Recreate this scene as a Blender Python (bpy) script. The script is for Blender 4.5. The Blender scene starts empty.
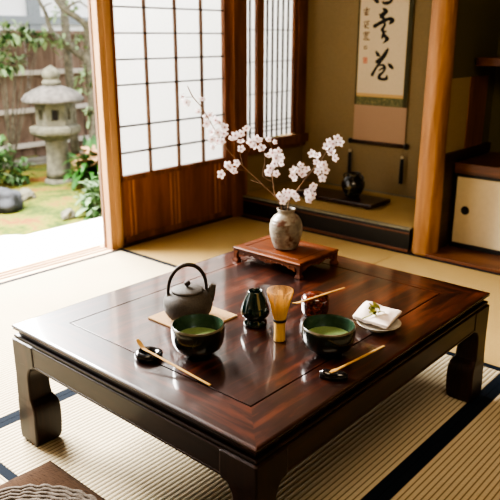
import bpy, bmesh, math, random
from mathutils import Vector, Matrix, noise
random.seed(7)
PI = math.pi
scene = bpy.context.scene
COL = scene.collection

# ------------------------------------------------------------------ camera
CAM = Vector((0.706, -0.82, 1.086))
F, PITCH, YAW = 671.9, 0.3081, 0.7216
FW = Vector((-math.sin(YAW)*math.cos(PITCH), math.cos(YAW)*math.cos(PITCH), -math.sin(PITCH)))
RT = Vector((math.cos(YAW), math.sin(YAW), 0))
UP = RT.cross(FW)
def ray(px, py): return FW + RT*((px-250)/F) - UP*((py-250)/F)
def on_z(px, py, z):
    d = ray(px, py); return CAM + d*((z-CAM.z)/d.z)
def on_x(px, py, x):
    d = ray(px, py); return CAM + d*((x-CAM.x)/d.x)
def on_y(px, py, y):
    d = ray(px, py); return CAM + d*((y-CAM.y)/d.y)
HF = Vector((-math.sin(YAW), math.cos(YAW), 0))          # horizontal viewing direction
def on_upright(px, py, P, dep=0.0):                        # upright plane through P facing the room
    d = ray(px, py); return CAM + d*(((P-CAM).dot(HF)+dep)/d.dot(HF))

cd = bpy.data.cameras.new('camera'); cam = bpy.data.objects.new('camera', cd); COL.objects.link(cam)
cam.location = CAM
cam.rotation_euler = Matrix((RT, UP, -FW)).transposed().to_euler()
cd.sensor_width = 36; cd.lens = F/500*36; cd.clip_start = .02; cd.clip_end = 200
cd.dof.use_dof = True; cd.dof.focus_distance = 1.66; cd.dof.aperture_fstop = 5.2
scene.camera = cam

# ------------------------------------------------------------------ materials
def lin(c):
    return tuple((x/12.92 if x <= .04045 else ((x+.055)/1.055)**2.4) for x in c)
def rgb(r, g, b): return lin((r/255, g/255, b/255)) + (1,)
def base_mat(name):
    m = bpy.data.materials.new(name); m.use_nodes = True
    nt = m.node_tree; b = nt.nodes['Principled BSDF']
    return m, nt, b
def N(nt, kind, **kw):
    n = nt.nodes.new(kind)
    for k, v in kw.items():
        if k in n.inputs: n.inputs[k].default_value = v
        else: setattr(n, k, v)
    return n
def coords(nt, scale=(1,1,1), kind='Object', rot=(0,0,0)):
    tc = N(nt, 'ShaderNodeTexCoord'); mp = N(nt, 'ShaderNodeMapping')
    mp.inputs['Scale'].default_value = scale; mp.inputs['Rotation'].default_value = rot
    nt.links.new(tc.outputs[kind], mp.inputs['Vector']); return mp.outputs['Vector']
def ramp(nt, fac, stops):
    r = N(nt, 'ShaderNodeValToRGB'); e = r.color_ramp.elements
    while len(e) < len(stops): e.new(.5)
    for el, (p, c) in zip(e, stops): el.position = p; el.color = c
    nt.links.new(fac, r.inputs['Fac']); return r.outputs['Color']
def bump(nt, b, h, strength=.3, dist=.002):
    n = N(nt, 'ShaderNodeBump', Strength=strength, Distance=dist)
    nt.links.new(h, n.inputs['Height']); nt.links.new(n.outputs['Normal'], b.inputs['Normal'])
def plain(name, c, rough=.6, var=.12, scale=30, metal=0, coat=0, bmp=0, spec=.5, stretch=(1,1,1)):
    m, nt, b = base_mat(name)
    v = coords(nt, stretch)
    n = N(nt, 'ShaderNodeTexNoise', Scale=scale, Detail=5.0)
    nt.links.new(v, n.inputs['Vector'])
    lo = tuple(x*(1-var) for x in c[:3])+(1,); hi = tuple(min(1, x*(1+var)) for x in c[:3])+(1,)
    nt.links.new(ramp(nt, n.outputs['Fac'], [(.3, lo), (.7, hi)]), b.inputs['Base Color'])
    b.inputs['Roughness'].default_value = rough; b.inputs['Metallic'].default_value = metal
    b.inputs['Coat Weight'].default_value = coat; b.inputs['Coat Roughness'].default_value = .08
    b.inputs['Specular IOR Level'].default_value = spec
    if bmp: bump(nt, b, n.outputs['Fac'], bmp, .003)
    return m
def wood(name, dark, mid, light, axis=1, rough=.5, fine=60, coat=0, bmp=.1, spec=.5, long=3.0, coatrough=.06):
    m, nt, b = base_mat(name)
    s = [fine*.5]*3; s[axis] = long
    v = coords(nt, tuple(s))
    n = N(nt, 'ShaderNodeTexNoise', Scale=1.0, Detail=6.0, Roughness=.62, Distortion=.6)
    nt.links.new(v, n.inputs['Vector'])
    s2 = [9.0]*3; s2[axis] = .9
    v2 = coords(nt, tuple(s2))
    n2 = N(nt, 'ShaderNodeTexNoise', Scale=1.0, Detail=3.0, Distortion=1.2)
    nt.links.new(v2, n2.inputs['Vector'])
    mx = N(nt, 'ShaderNodeMath', operation='MULTIPLY_ADD'); mx.inputs[1].default_value = .55
    nt.links.new(n.outputs['Fac'], mx.inputs[0])
    m3 = N(nt, 'ShaderNodeMath', operation='MULTIPLY'); m3.inputs[1].default_value = .45
    nt.links.new(n2.outputs['Fac'], m3.inputs[0]); nt.links.new(m3.outputs[0], mx.inputs[2])
    nt.links.new(ramp(nt, mx.outputs[0], [(.33, dark), (.5, mid), (.68, light)]), b.inputs['Base Color'])
    b.inputs['Roughness'].default_value = rough
    b.inputs['Coat Weight'].default_value = coat; b.inputs['Coat Roughness'].default_value = coatrough; b.inputs['Coat IOR'].default_value = 1.65 if coat >= 1 else 1.5
    b.inputs['Specular IOR Level'].default_value = spec
    if bmp: bump(nt, b, mx.outputs[0], bmp, .002)
    return m
M = {}
for ax, nm in ((0, 'x'), (1, 'y'), (2, 'z')):
    M['table_'+nm] = wood('lacquered rosewood '+nm, rgb(13,5,4), rgb(42,17,10), rgb(98,48,27), ax, .36, 90, 1.0, .05, .4, 5.0, .09)
    M['stand_'+nm] = wood('red brown stand wood '+nm, rgb(52,24,10), rgb(94,48,20), rgb(130,74,32), ax, .45, 110, .0, .05, .22, 6)
    M['frame_'+nm] = wood('brown cedar frame '+nm, rgb(82,46,20), rgb(122,74,36), rgb(152,98,52), ax, .5, 80, 0, .08)
    M['darkwood_'+nm] = wood('dark stained wood '+nm, rgb(34,20,11), rgb(56,34,18), rgb(78,50,28), ax, .45, 80, 0, .06)
    M['counter_'+nm] = wood('reddish counter wood '+nm, rgb(66,36,18), rgb(100,58,31), rgb(124,78,46), ax, .45, 70, .05, .05)
M['legwood'] = wood('dark lacquered leg wood', rgb(17,8,5), rgb(34,17,10), rgb(60,34,20), 2, .42, 80, .12, .05, .35, 6)
M['legwood_x'] = wood('dark lacquered apron wood', rgb(17,8,5), rgb(34,17,10), rgb(60,34,20), 0, .42, 80, .12, .05, .35, 6)
M['legwood_y'] = wood('dark lacquered apron wood long', rgb(17,8,5), rgb(34,17,10), rgb(60,34,20), 1, .42, 80, .12, .05, .35, 6)
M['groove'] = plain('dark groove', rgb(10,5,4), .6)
M['post'] = wood('pale planed cedar post', rgb(148,110,76), rgb(180,140,102), rgb(198,160,122), 2, .55, 50, 0, .06)
M['post_shade'] = wood('shaded cedar post', rgb(92,66,50), rgb(116,88,68), rgb(136,108,86), 2, .7, 50, 0, .06)  # same post wood toned darker, shade of the outer side put into its colour
M['pillar'] = wood('polished cedar log', rgb(124,84,48), rgb(158,112,68), rgb(180,136,90), 2, .55, 46, .0, .9, .4, 2.2)
M['koshi'] = wood('amber cedar panel', rgb(108,60,28), rgb(132,78,38), rgb(152,96,50), 2, .5, 40, 0, .08)
M['batten'] = wood('amber cedar batten', rgb(126,78,40), rgb(160,106,60), rgb(178,126,78), 2, .5, 60, 0, .05)
M['kumiko'] = wood('shoji lattice wood', rgb(70,44,24), rgb(104,72,42), rgb(128,92,58), 2, .6, 60, 0, .0)
M['kumiko_dark'] = wood('shoji lattice bar wood', rgb(30,23,19), rgb(44,36,30), rgb(60,50,40), 1, .6, 60, 0, .0)
M['black'] = plain('black lacquer', rgb(16,17,18), .3, .2, 20, 0, .3)
M['blackmatte'] = plain('black lacquered frame', rgb(14,13,12), .5, .2, 20)
M['border'] = plain('indigo border cloth', rgb(18,27,38), .9, .25, 900, bmp=.2, spec=.15)
M['toko_border'] = plain('patterned grey border cloth', rgb(120,116,96), .85, .5, 160)
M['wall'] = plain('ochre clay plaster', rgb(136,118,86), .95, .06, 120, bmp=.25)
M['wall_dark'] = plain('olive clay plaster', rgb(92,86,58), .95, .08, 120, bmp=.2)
M['wall_pale'] = plain('pale clay panel', rgb(160,140,100), .9, .05, 60)
M['ceil'] = wood('ceiling boards', rgb(90,62,36), rgb(126,92,58), rgb(146,112,74), 1, .6, 40)
M['outer'] = plain('outer plaster', rgb(190,182,168), .9)
M['fusuma'] = plain('cream door paper', rgb(206,192,160), .8, .03, 40)
M['slab'] = plain('pale veranda boards', rgb(226,222,214), .7, .04, 6, stretch=(20,1,1))
M['sill'] = wood('pale sill wood', rgb(176,140,104), rgb(206,174,138), rgb(222,196,164), 1, .6, 60)

def paper_mat():
    m, nt, b = base_mat('translucent shoji paper')
    v = coords(nt); n = N(nt, 'ShaderNodeTexNoise', Scale=90.0, Detail=6.0); nt.links.new(v, n.inputs['Vector'])
    c = ramp(nt, n.outputs['Fac'], [(.3, (.60,.60,.595,1)), (.7, (.66,.66,.655,1))])
    d = N(nt, 'ShaderNodeBsdfDiffuse'); t = N(nt, 'ShaderNodeBsdfTranslucent'); mx = N(nt, 'ShaderNodeMixShader')
    mx.inputs[0].default_value = .6
    nt.links.new(c, d.inputs['Color']); nt.links.new(c, t.inputs['Color'])
    nt.links.new(d.outputs[0], mx.inputs[1]); nt.links.new(t.outputs[0], mx.inputs[2])
    nt.links.new(mx.outputs[0], nt.nodes['Material Output'].inputs['Surface']); return m
M['paper'] = paper_mat()

def tatami_mat_material(name, lo, hi, gap, period=.0145):
    m, nt, b = base_mat(name)
    v = coords(nt)
    w = N(nt, 'ShaderNodeTexWave', bands_direction='X', wave_profile='SIN'); w.inputs['Scale'].default_value = .31416/period
    w.inputs['Distortion'].default_value = .25; w.inputs['Detail'].default_value = 1.0; w.inputs['Detail Scale'].default_value = 30
    nt.links.new(v, w.inputs['Vector'])
    n = N(nt, 'ShaderNodeTexNoise', Scale=1.0, Detail=4.0)
    nt.links.new(coords(nt, (70, 900, 70)), n.inputs['Vector'])
    n2 = N(nt, 'ShaderNodeTexNoise', Scale=3.0, Detail=2.0); nt.links.new(v, n2.inputs['Vector'])
    straw = ramp(nt, n.outputs['Fac'], [(.3, lo), (.7, hi)])
    k = ramp(nt, w.outputs['Fac'], [(.0, (0,0,0,1)), (.32, (1,1,1,1))])
    mx = N(nt, 'ShaderNodeMix', data_type='RGBA')
    nt.links.new(k, mx.inputs[0]); mx.inputs[6].default_value = gap; nt.links.new(straw, mx.inputs[7])
    mx2 = N(nt, 'ShaderNodeMix', data_type='RGBA', blend_type='MULTIPLY'); mx2.inputs[0].default_value = .35
    nt.links.new(mx.outputs[2], mx2.inputs[6]); nt.links.new(ramp(nt, n2.outputs['Fac'], [(.3, (.75,.72,.66,1)), (.7, (1,1,1,1))]), mx2.inputs[7])
    nt.links.new(mx2.outputs[2], b.inputs['Base Color'])
    b.inputs['Roughness'].default_value = .75; b.inputs['Specular IOR Level'].default_value = .25
    bump(nt, b, w.outputs['Fac'], .6, .0022)
    return m
M['tatami'] = tatami_mat_material('ribbed rush mat', rgb(186,172,142), rgb(210,198,170), rgb(128,112,82))
M['tatami_gold'] = tatami_mat_material('golden rush mat', rgb(166,140,88), rgb(190,164,110), rgb(150,124,78), .009)

def glaze(name, stops, scale=14, rough=.12, bmp=.15, stretch=(1,1,1), coat=.6):
    m, nt, b = base_mat(name)
    n = N(nt, 'ShaderNodeTexNoise', Scale=scale, Detail=7.0, Roughness=.65, Distortion=.8)
    nt.links.new(coords(nt, stretch), n.inputs['Vector'])
    nt.links.new(ramp(nt, n.outputs['Fac'], stops), b.inputs['Base Color'])
    b.inputs['Roughness'].default_value = rough; b.inputs['Coat Weight'].default_value = coat; b.inputs['Coat Roughness'].default_value = .05
    bump(nt, b, n.outputs['Fac'], bmp, .003); return m
M['bowl'] = glaze('black green tea bowl glaze', [(.35, rgb(14,17,15)), (.55, rgb(26,34,28)), (.72, rgb(52,58,48))], 22, .2, .3)
M['bowl_in'] = glaze('deep green inner glaze', [(.35, rgb(30,50,38)), (.6, rgb(50,70,54)), (.8, rgb(84,98,78))], 18, .25, .1, coat=.3)
M['bowl_rim'] = glaze('worn brown rim glaze', [(.3, rgb(70,66,52)), (.7, rgb(120,108,88))], 30, .3, .1)
M['tea'] = plain('whisked green tea', rgb(110,132,84), .55, .18, 260, bmp=.25)
M['greenjar'] = glaze('dark teal green glaze', [(.3, rgb(8,24,22)), (.6, rgb(16,40,36)), (.85, rgb(34,64,56))], 10, .1, .05)
M['rest'] = glaze('blue black glaze', [(.35, rgb(16,18,22)), (.6, rgb(34,38,44)), (.8, rgb(84,90,96))], 40, .15, .2)
M['iron'] = plain('cast iron', rgb(70,65,59), .6, .3, 320, .2, 0, .5)
M['ironhandle'] = plain('dark iron handle', rgb(52,44,40), .5, .25, 200, .35, 0, .3)
M['bamboo'] = wood('pale bamboo', rgb(150,112,56), rgb(184,146,82), rgb(204,172,110), 0, .45, 120, .1, .03)
M['bamboo_z'] = wood('golden bamboo', rgb(176,136,70), rgb(206,168,98), rgb(222,188,122), 2, .45, 160, .1, .03)
M['tines'] = wood('split bamboo tines', rgb(196,150,82), rgb(222,180,110), rgb(236,202,140), 2, .5, 300, 0, 0)
M['thread'] = plain('dark thread', rgb(26,18,12), .8)
M['natsume'] = glaze('red brown lacquer with gold flecks', [(.36, rgb(24,10,8)), (.5, rgb(70,26,14)), (.6, rgb(112,46,22)), (.7, rgb(170,100,50))], 70, .15, .02)
M['plate'] = glaze('grey white stoneware', [(.3, rgb(150,146,132)), (.6, rgb(196,192,178)), (.8, rgb(214,210,198))], 40, .3, .1)
M['cloth'] = plain('white linen', rgb(226,214,206), .9, .03, 700, bmp=.2)
M['leaf'] = plain('fresh yellow green leaf', rgb(150,152,84), .55, .25, 60)
M['mat'] = None
m, nt, b = base_mat('woven straw trivet')
ck = N(nt, 'ShaderNodeTexWave', bands_direction='X'); ck.inputs['Scale'].default_value = .314/.006
ck2 = N(nt, 'ShaderNodeTexWave', bands_direction='Y'); ck2.inputs['Scale'].default_value = .314/.003
v = coords(nt); nt.links.new(v, ck.inputs['Vector']); nt.links.new(v, ck2.inputs['Vector'])
mm = N(nt, 'ShaderNodeMath', operation='MULTIPLY'); nt.links.new(ck.outputs['Fac'], mm.inputs[0]); nt.links.new(ck2.outputs['Fac'], mm.inputs[1])
nt.links.new(ramp(nt, mm.outputs[0], [(.0, rgb(160,130,92)), (.5, rgb(214,184,140))]), b.inputs['Base Color'])
b.inputs['Roughness'].default_value = .8; bump(nt, b, mm.outputs[0], .5, .001); M['mat'] = m
M['vase'] = None
m, nt, b = base_mat('ash glazed grey stoneware')
n = N(nt, 'ShaderNodeTexNoise', Scale=16.0, Detail=7.0, Roughness=.6); nt.links.new(coords(nt, (1,1,1)), n.inputs['Vector'])
n2 = N(nt, 'ShaderNodeTexNoise', Scale=26.0, Detail=4.0, Roughness=.55); nt.links.new(coords(nt, (1,1,.8)), n2.inputs['Vector'])
nb = N(nt, 'ShaderNodeTexWave', bands_direction='Z'); nb.inputs['Scale'].default_value = 26; nb.inputs['Distortion'].default_value = 4
nt.links.new(coords(nt), nb.inputs['Vector'])
grey = ramp(nt, n.outputs['Fac'], [(.3, rgb(84,76,64)), (.5, rgb(126,119,106)), (.68, rgb(164,157,144))])
spots = ramp(nt, n2.outputs['Fac'], [(.55, (0,0,0,1)), (.66, (1,1,1,1))])
mx = N(nt, 'ShaderNodeMix', data_type='RGBA'); nt.links.new(spots, mx.inputs[0]); nt.links.new(grey, mx.inputs[6]); mx.inputs[7].default_value = rgb(88,56,40)
nt.links.new(mx.outputs[2], b.inputs['Base Color']); b.inputs['Roughness'].default_value = .35
bump(nt, b, nb.outputs['Fac'], .25, .003); M['vase'] = m
M['vase_in'] = plain('dark vase lip', rgb(70,62,50), .5)
M['bark'] = plain('cherry twig bark', rgb(118,92,68), .8, .3, 200)
M['pedicel'] = plain('green brown flower stem', rgb(110,104,60), .7)
m, nt, b = base_mat('pale pink petal')
b.inputs['Base Color'].default_value = rgb(250,246,248); b.inputs['Roughness'].default_value = .6
b.inputs['Subsurface Weight'].default_value = .0
n = N(nt, 'ShaderNodeTexNoise', Scale=120.0); nt.links.new(coords(nt), n.inputs['Vector'])
nt.links.new(ramp(nt, n.outputs['Fac'], [(.3, rgb(236,226,231)), (.7, rgb(244,238,241))]), b.inputs['Base Color'])
tr = N(nt, 'ShaderNodeBsdfTranslucent'); tr.inputs['Color'].default_value = rgb(240,228,234); mxs = N(nt, 'ShaderNodeMixShader'); mxs.inputs[0].default_value = .25
nt.links.new(b.outputs[0], mxs.inputs[1]); nt.links.new(tr.outputs[0], mxs.inputs[2]); nt.links.new(mxs.outputs[0], nt.nodes['Material Output'].inputs['Surface']); M['petal'] = m
M['flowerheart'] = plain('rose flower centre', rgb(176,128,124), .7)
M['lacq'] = plain('dark brown lacquer tray', rgb(44,22,16), .3, .2, 20, 0, .3)
M['darkvase'] = glaze('black glaze with gold motif', [(.4, rgb(18,17,16)), (.58, rgb(30,30,28)), (.62, rgb(130,116,76)), (.7, rgb(48,44,36))], 26, .2, .1)
M['scroll_paper'] = plain('aged writing paper', rgb(206,190,160), .9, .03, 60)
M['scroll_silk'] = plain('rose brown silk', rgb(168,138,112), .8, .06, 300)
M['scroll_green'] = glaze('green brocade', [(.4, rgb(86,86,54)), (.55, rgb(104,104,66)), (.62, rgb(140,134,84))], 60, .7, 0, coat=0)
M['scroll_gold'] = plain('gold edge silk', rgb(196,160,104), .7, .1, 200)
M['scroll_side'] = plain('dark olive silk edge', rgb(66,62,36), .85, .1, 200)
M['ink'] = plain('black ink', rgb(22,20,18), .8, .2, 90)
M['ink_thin'] = plain('thin grey ink', rgb(112,88,66), .8)
M['seal'] = plain('red seal ink', rgb(196,120,98), .8)
M['tassel'] = plain('dark navy silk tassel', rgb(26,28,32), .8, .3, 400)
M['ivory'] = plain('ivory bead', rgb(190,176,146), .5)
M['cord'] = plain('thin brown cord', rgb(110,88,56), .9)
M['cushion'] = None
m, nt, b = base_mat('brown slub linen')
a1 = N(nt, 'ShaderNodeTexNoise', Scale=1.0, Detail=3.0); nt.links.new(coords(nt, (40,420,40)), a1.inputs['Vector'])
a2 = N(nt, 'ShaderNodeTexNoise', Scale=1.0, Detail=3.0); nt.links.new(coords(nt, (420,40,40)), a2.inputs['Vector'])
mm = N(nt, 'ShaderNodeMath', operation='ADD'); nt.links.new(a1.outputs['Fac'], mm.inputs[0]); nt.links.new(a2.outputs['Fac'], mm.inputs[1])
nt.links.new(ramp(nt, mm.outputs[0], [(.75, rgb(40,28,20)), (1.0, rgb(68,51,38))]), b.inputs['Base Color'])
nt.nodes[-1]
b.inputs['Roughness'].default_value = .95; b.inputs['Specular IOR Level'].default_value = .1; bump(nt, b, mm.outputs[0], .4, .002); M['cushion'] = m
M['braid'] = plain('grey braided yarn', rgb(96,86,76), .9, .35, 260, bmp=.6)
# garden
M['stone'] = plain('weathered granite', rgb(98,96,82), .9, .4, 14, bmp=.5)
M['stone_roof'] = plain('weathered granite roof', rgb(92,88,83), .9, .4, 16, bmp=.5)
M['rock'] = plain('grey garden rock', rgb(54,56,60), .9, .5, 9, bmp=.8)
M['fence'] = wood('weathered fence boards', rgb(86,68,56), rgb(120,100,86), rgb(148,128,112), 2, .85, 20, 0, .1)
M['rail'] = plain('pale fence rail', rgb(190,182,172), .8, .1, 20)
M['trunk'] = plain('pale lichen bark', rgb(112,108,94), .9, .45, 22, bmp=.6)
M['leaf_pale'] = plain('pale green leaves', rgb(140,164,118), .7, .35, 12)
M['leaf_mid'] = plain('mid green leaves', rgb(50,84,34), .5, .35, 10)
M['leaf_strap'] = plain('strap leaves', rgb(40,80,28), .45, .4, 9)
M['leaf_blush'] = plain('blush tinted leaves', rgb(168,132,98), .6, .2, 14)
M['leaf_sil'] = plain('silvery green leaves', rgb(100,124,88), .6, .3, 14)
M['house'] = plain('white house wall', rgb(246,246,246), .8, .01)
M['house_trim'] = plain('pale grey house beam', rgb(138,144,148), .7)
M['stonewall'] = plain('grey footing stone', rgb(124,120,112), .9, .3, 6, bmp=.4)
m, nt, b = base_mat('moss and fallen petals')
n = N(nt, 'ShaderNodeTexNoise', Scale=2.6, Detail=6.0, Roughness=.65); nt.links.new(coords(nt), n.inputs['Vector'])
n2 = N(nt, 'ShaderNodeTexNoise', Scale=26.0, Detail=5.0); nt.links.new(coords(nt), n2.inputs['Vector'])
ad = N(nt, 'ShaderNodeMath', operation='MULTIPLY_ADD'); ad.inputs[1].default_value = .35; nt.links.new(n2.outputs['Fac'], ad.inputs[0]); nt.links.new(n.outputs['Fac'], ad.inputs[2])
nt.links.new(ramp(nt, ad.outputs[0], [(.48, rgb(30,50,8)), (.62, rgb(68,82,16)), (.72, rgb(104,102,30)), (.82, rgb(116,72,28))]), b.inputs['Base Color'])
b.inputs['Roughness'].default_value = .95; bump(nt, b, n2.outputs['Fac'], .8, .03); M['moss'] = m

# ------------------------------------------------------------------ mesh helpers
class B:
    """collects shapes into one bmesh; every shape may carry its own material slot"""
    def __init__(s): s.bm = bmesh.new()
    def _fin(s, faces, mi, smooth):
        for f in faces: f.material_index = mi; f.smooth = smooth
    def box(s, x0, x1, y0, y1, z0, z1, bev=0, mi=0):
        t = bmesh.new()
        bmesh.ops.create_cube(t, size=1)
        for v in t.verts: v.co = Vector((x0+(v.co.x+.5)*(x1-x0), y0+(v.co.y+.5)*(y1-y0), z0+(v.co.z+.5)*(z1-z0)))
        if bev: bmesh.ops.bevel(t, geom=list(t.edges), offset=bev, segments=2, profile=.6, affect='EDGES')
        return s.merge(t, mi, False)
    def merge(s, t, mi=0, smooth=False, mat=None):
        if mat is not None: bmesh.ops.transform(t, matrix=mat, verts=list(t.verts))
        vm = {}
        for v in t.verts: vm[v] = s.bm.verts.new(v.co)
        for f in t.faces:
            try:
                g = s.bm.faces.new([vm[v] for v in f.verts]); g.material_index = mi; g.smooth = smooth
            except ValueError: pass
        t.free(); return s
    def ring_surface(s, rings, closed=True, cap0=True, cap1=True, mi=0, smooth=True, mis=None):
        R = [[s.bm.verts.new(p) for p in r] for r in rings]; n = len(R[0])
        for i in range(len(R)-1):
            for j in range(n if closed else n-1):
                k = (j+1) % n
                try:
                    f = s.bm.faces.new((R[i][j], R[i][k], R[i+1][k], R[i+1][j])); f.smooth = smooth; f.material_index = mis[i] if mis else mi
                except ValueError: pass
        if cap0:
            f = s.bm.faces.new(R[0][::-1]); f.material_index = mis[0] if mis else mi
        if cap1:
            f = s.bm.faces.new(R[-1]); f.material_index = mis[-1] if mis else mi
        return s
    def lathe(s, prof, seg=48, c=(0,0,0), mi=0, mis=None, wob=0, cap0=True, cap1=True, squash=None):
        rings = []
        for r, z in prof:
            ring = []
            for k in range(seg):
                a = 2*PI*k/seg
                rr = max(r, .0004)
                if wob: rr *= 1+wob*noise.noise(Vector((math.cos(a)*1.7, math.sin(a)*1.7, z*14)))
                ring.append(Vector((c[0]+rr*math.cos(a), c[1]+rr*math.sin(a), c[2]+z)))
            rings.append(ring)
        return s.ring_surface(rings, True, cap0, cap1, mi, True, mis)
    def tube(s, pts, rad, seg=10, mi=0, flat=1.0):
        pts = [Vector(p) for p in pts]; n = len(pts)
        if not hasattr(rad, '__len__'): rad = [rad]*n
        rings = []; side = None
        for i, p in enumerate(pts):
            t = (pts[min(i+1, n-1)]-pts[max(i-1, 0)]).normalized()
            if side is None:
                ref = Vector((0,0,1)) if abs(t.z) < .9 else Vector((1,0,0))
                side = t.cross(ref).normalized()
            else: side = (side - t*side.dot(t)).normalized()
            u = side.cross(t)
            rings.append([p+(side*math.cos(2*PI*k/seg)+u*math.sin(2*PI*k/seg)*flat)*rad[i] for k in range(seg)])
        return s.ring_surface(rings, True, True, True, mi, True)
    def rect_loft(s, prof, x0, x1, y0, y1, mi=0, caps=(True, True), smooth=False):
        rings = [[Vector((x0+i, y0+i, z)), Vector((x1-i, y0+i, z)), Vector((x1-i, y1-i, z)), Vector((x0+i, y1-i, z))] for i, z in prof]
        return s.ring_surface(rings, True, caps[0], caps[1], mi, smooth)
    def poly(s, pts, mi=0):
        f = s.bm.faces.new([s.bm.verts.new(p) for p in pts]); f.material_index = mi; return s
    def sheet(s, fn, nu, nv, mi=0, smooth=True):
        V = [[s.bm.verts.new(fn(i/nu, j/nv)) for j in range(nv+1)] for i in range(nu+1)]
        for i in range(nu):
            for j in range(nv):
                f = s.bm.faces.new((V[i][j], V[i+1][j], V[i+1][j+1], V[i][j+1])); f.smooth = smooth; f.material_index = mi
        return s
def obj(name, b, mats, parent=None, loc=(0,0,0), recalc=True):
    bm = b.bm
    if recalc: bmesh.ops.recalc_face_normals(bm, faces=list(bm.faces))
    me = bpy.data.meshes.new(name); bm.to_mesh(me); bm.free()
    for m in (mats if isinstance(mats, (list, tuple)) else [mats]): me.materials.append(m)
    o = bpy.data.objects.new(name, me); COL.objects.link(o); o.location = loc
    if parent is not None: o.parent = parent
    return o
def tag(o, label, cat, group=None, kind=None):
    o['label'] = label; o['category'] = cat
    if group: o['group'] = group
    if kind: o['kind'] = kind
    return o
def thing(name, label, cat, loc=(0,0,0), rz=0, group=None):
    o = bpy.data.objects.new(name, None); COL.objects.link(o); o.empty_display_size = .05
    o.location = loc; o.rotation_euler = (0,0,rz); return tag(o, label, cat, group)
def struct(name, b, mats, parent=None, loc=(0,0,0)):
    o = obj(name, b, mats, parent, loc)
    if parent is None: o['kind'] = 'structure'
    return o
def smooth_pts(P, k=6):
    """Catmull-Rom through tuples of any length"""
    out = []; n = len(P)
    for i in range(n-1):
        a, b_, c, d = P[max(i-1,0)], P[i], P[i+1], P[min(i+2,n-1)]
        for q in range(k):
            t = q/k
            out.append(tuple(.5*(2*b_[j]+(c[j]-a[j])*t+(2*a[j]-5*b_[j]+4*c[j]-d[j])*t*t+(3*b_[j]-a[j]-3*c[j]+d[j])*t**3) for j in range(len(b_))))
    out.append(tuple(P[-1])); return out

# ------------------------------------------------------------------ room shell
XL, YB, YK, XR, YN, ZC = -2.10, 2.92, 2.26, 2.0, -2.3, 2.35
ZT = .128                                                   # floor of the picture alcove
struct('floor', B().box(XL-.02, XR, YN, YB+.1, -.12, -.045), M['darkwood_x'])
struct('ceiling', B().box(XL-.25, XR+.1, YN-.1, YB+.1, ZC, ZC+.08), M['ceil'])
struct('wall_back', B().box(XL-.2, XR+.1, YB, YB+.1, -.1, ZC), M['wall'])
struct('wall_right', B().box(XR, XR+.1, YN, YB, -.1, ZC), M['wall'])
struct('wall_near', B().box(XL-.2, XR+.1, YN-.1, YN, -.1, ZC), M['wall'])
wl = B()
wl.box(XL-.12, XL, YN, -1.7, -.1, ZC); wl.box(XL-.12, XL, -1.7, 2.19, 1.86, ZC)
wl.box(XL-.12, XL, 2.30, YB, -.1, .37); wl.box(XL-.12, XL, 2.30, YB, 1.75, ZC)
struct('wall_left', wl, M['wall'])
# head beam and lowered lintel over the two alcoves
struct('trim_1', B().box(XL-.03, XL+.03, -1.7, 2.19, 1.80, 1.88, .004), M['frame_y'])
struct('trim_2', B().box(XL, XR, YK-.03, YK+.06, 1.62, 1.74, .004), M['frame_x'])
struct('wall_lintel', B().box(XL, XR, YK-.01, YK+.04, 1.74, ZC), M['wall'])
# sill and grooved track of the garden opening
sl = B(); sl.box(-2.235, -2.088, -1.7, 1.30, -.08, .0, .002)
for x in (-2.20, -2.165, -2.13): sl.box(x-.004, x+.004, -1.7, 1.25, .0, .006)
struct('trim_3', sl, M['sill'])
# post between opening and shoji
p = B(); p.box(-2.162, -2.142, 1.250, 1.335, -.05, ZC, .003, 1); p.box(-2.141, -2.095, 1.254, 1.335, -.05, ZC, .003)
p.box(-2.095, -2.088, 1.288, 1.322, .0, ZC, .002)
struct('trim_4', p, [M['post'], M['post_shade']])
struct('trim_5', B().box(-2.17, -2.065, 2.19, 2.305, -.05, ZC, .004), M['frame_z'])
# far post of the garden opening, behind the camera
struct('trim_6', B().box(-2.2, -2.09, -1.75, -1.66, -.05, ZC, .004), M['post'])

# shoji screen with wainscot panel
dr = B(); dr.box(-2.135, -2.105, 1.336, 1.362, .01, 1.80, .002); dr.box(-2.135, -2.102, 2.150, 2.190, .01, 1.80, .002)
dr.box(-2.135, -2.105, 1.345, 2.15, .01, .045, .002); dr.box(-2.135, -2.105, 1.345, 2.15, .352, .378, .002); dr.box(-2.135, -2.105, 1.345, 2.15, 1.76, 1.80, .002)
door = struct('door_1', dr, M['frame_z'])
obj('panel', B().box(-2.128, -2.114, 1.345, 2.15, .04, .36), M['koshi'], door)
for y in (1.402, 1.432, 1.700, 1.728, 1.757, 2.062, 2.098):
    obj('batten', B().box(-2.114, -2.104, y-.006, y+.006, .045, .352, .002), M['batten'], door)
obj('paper', B().box(-2.1325, -2.132, 1.34, 2.155, .37, 1.78), M['paper'], door)
kb = B()
for y in (1.568, 1.780, 1.976): kb.box(-2.1315, -2.112, y-.005, y+.005, .375, 1.77, 0, 0)
for z in (.498, .637, .847, .973, 1.101, 1.226, 1.351, 1.476, 1.601): kb.box(-2.1315, -2.112, 1.345, 2.15, z-.0037, z+.0037, 0, 1)
obj('lattice', kb, [M['kumiko'], M['kumiko_dark']], door)
struct('baseboard_left', B().box(-2.14, -2.088, 1.325, 2.19, -.05, .008), M['darkwood_y'])

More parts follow.
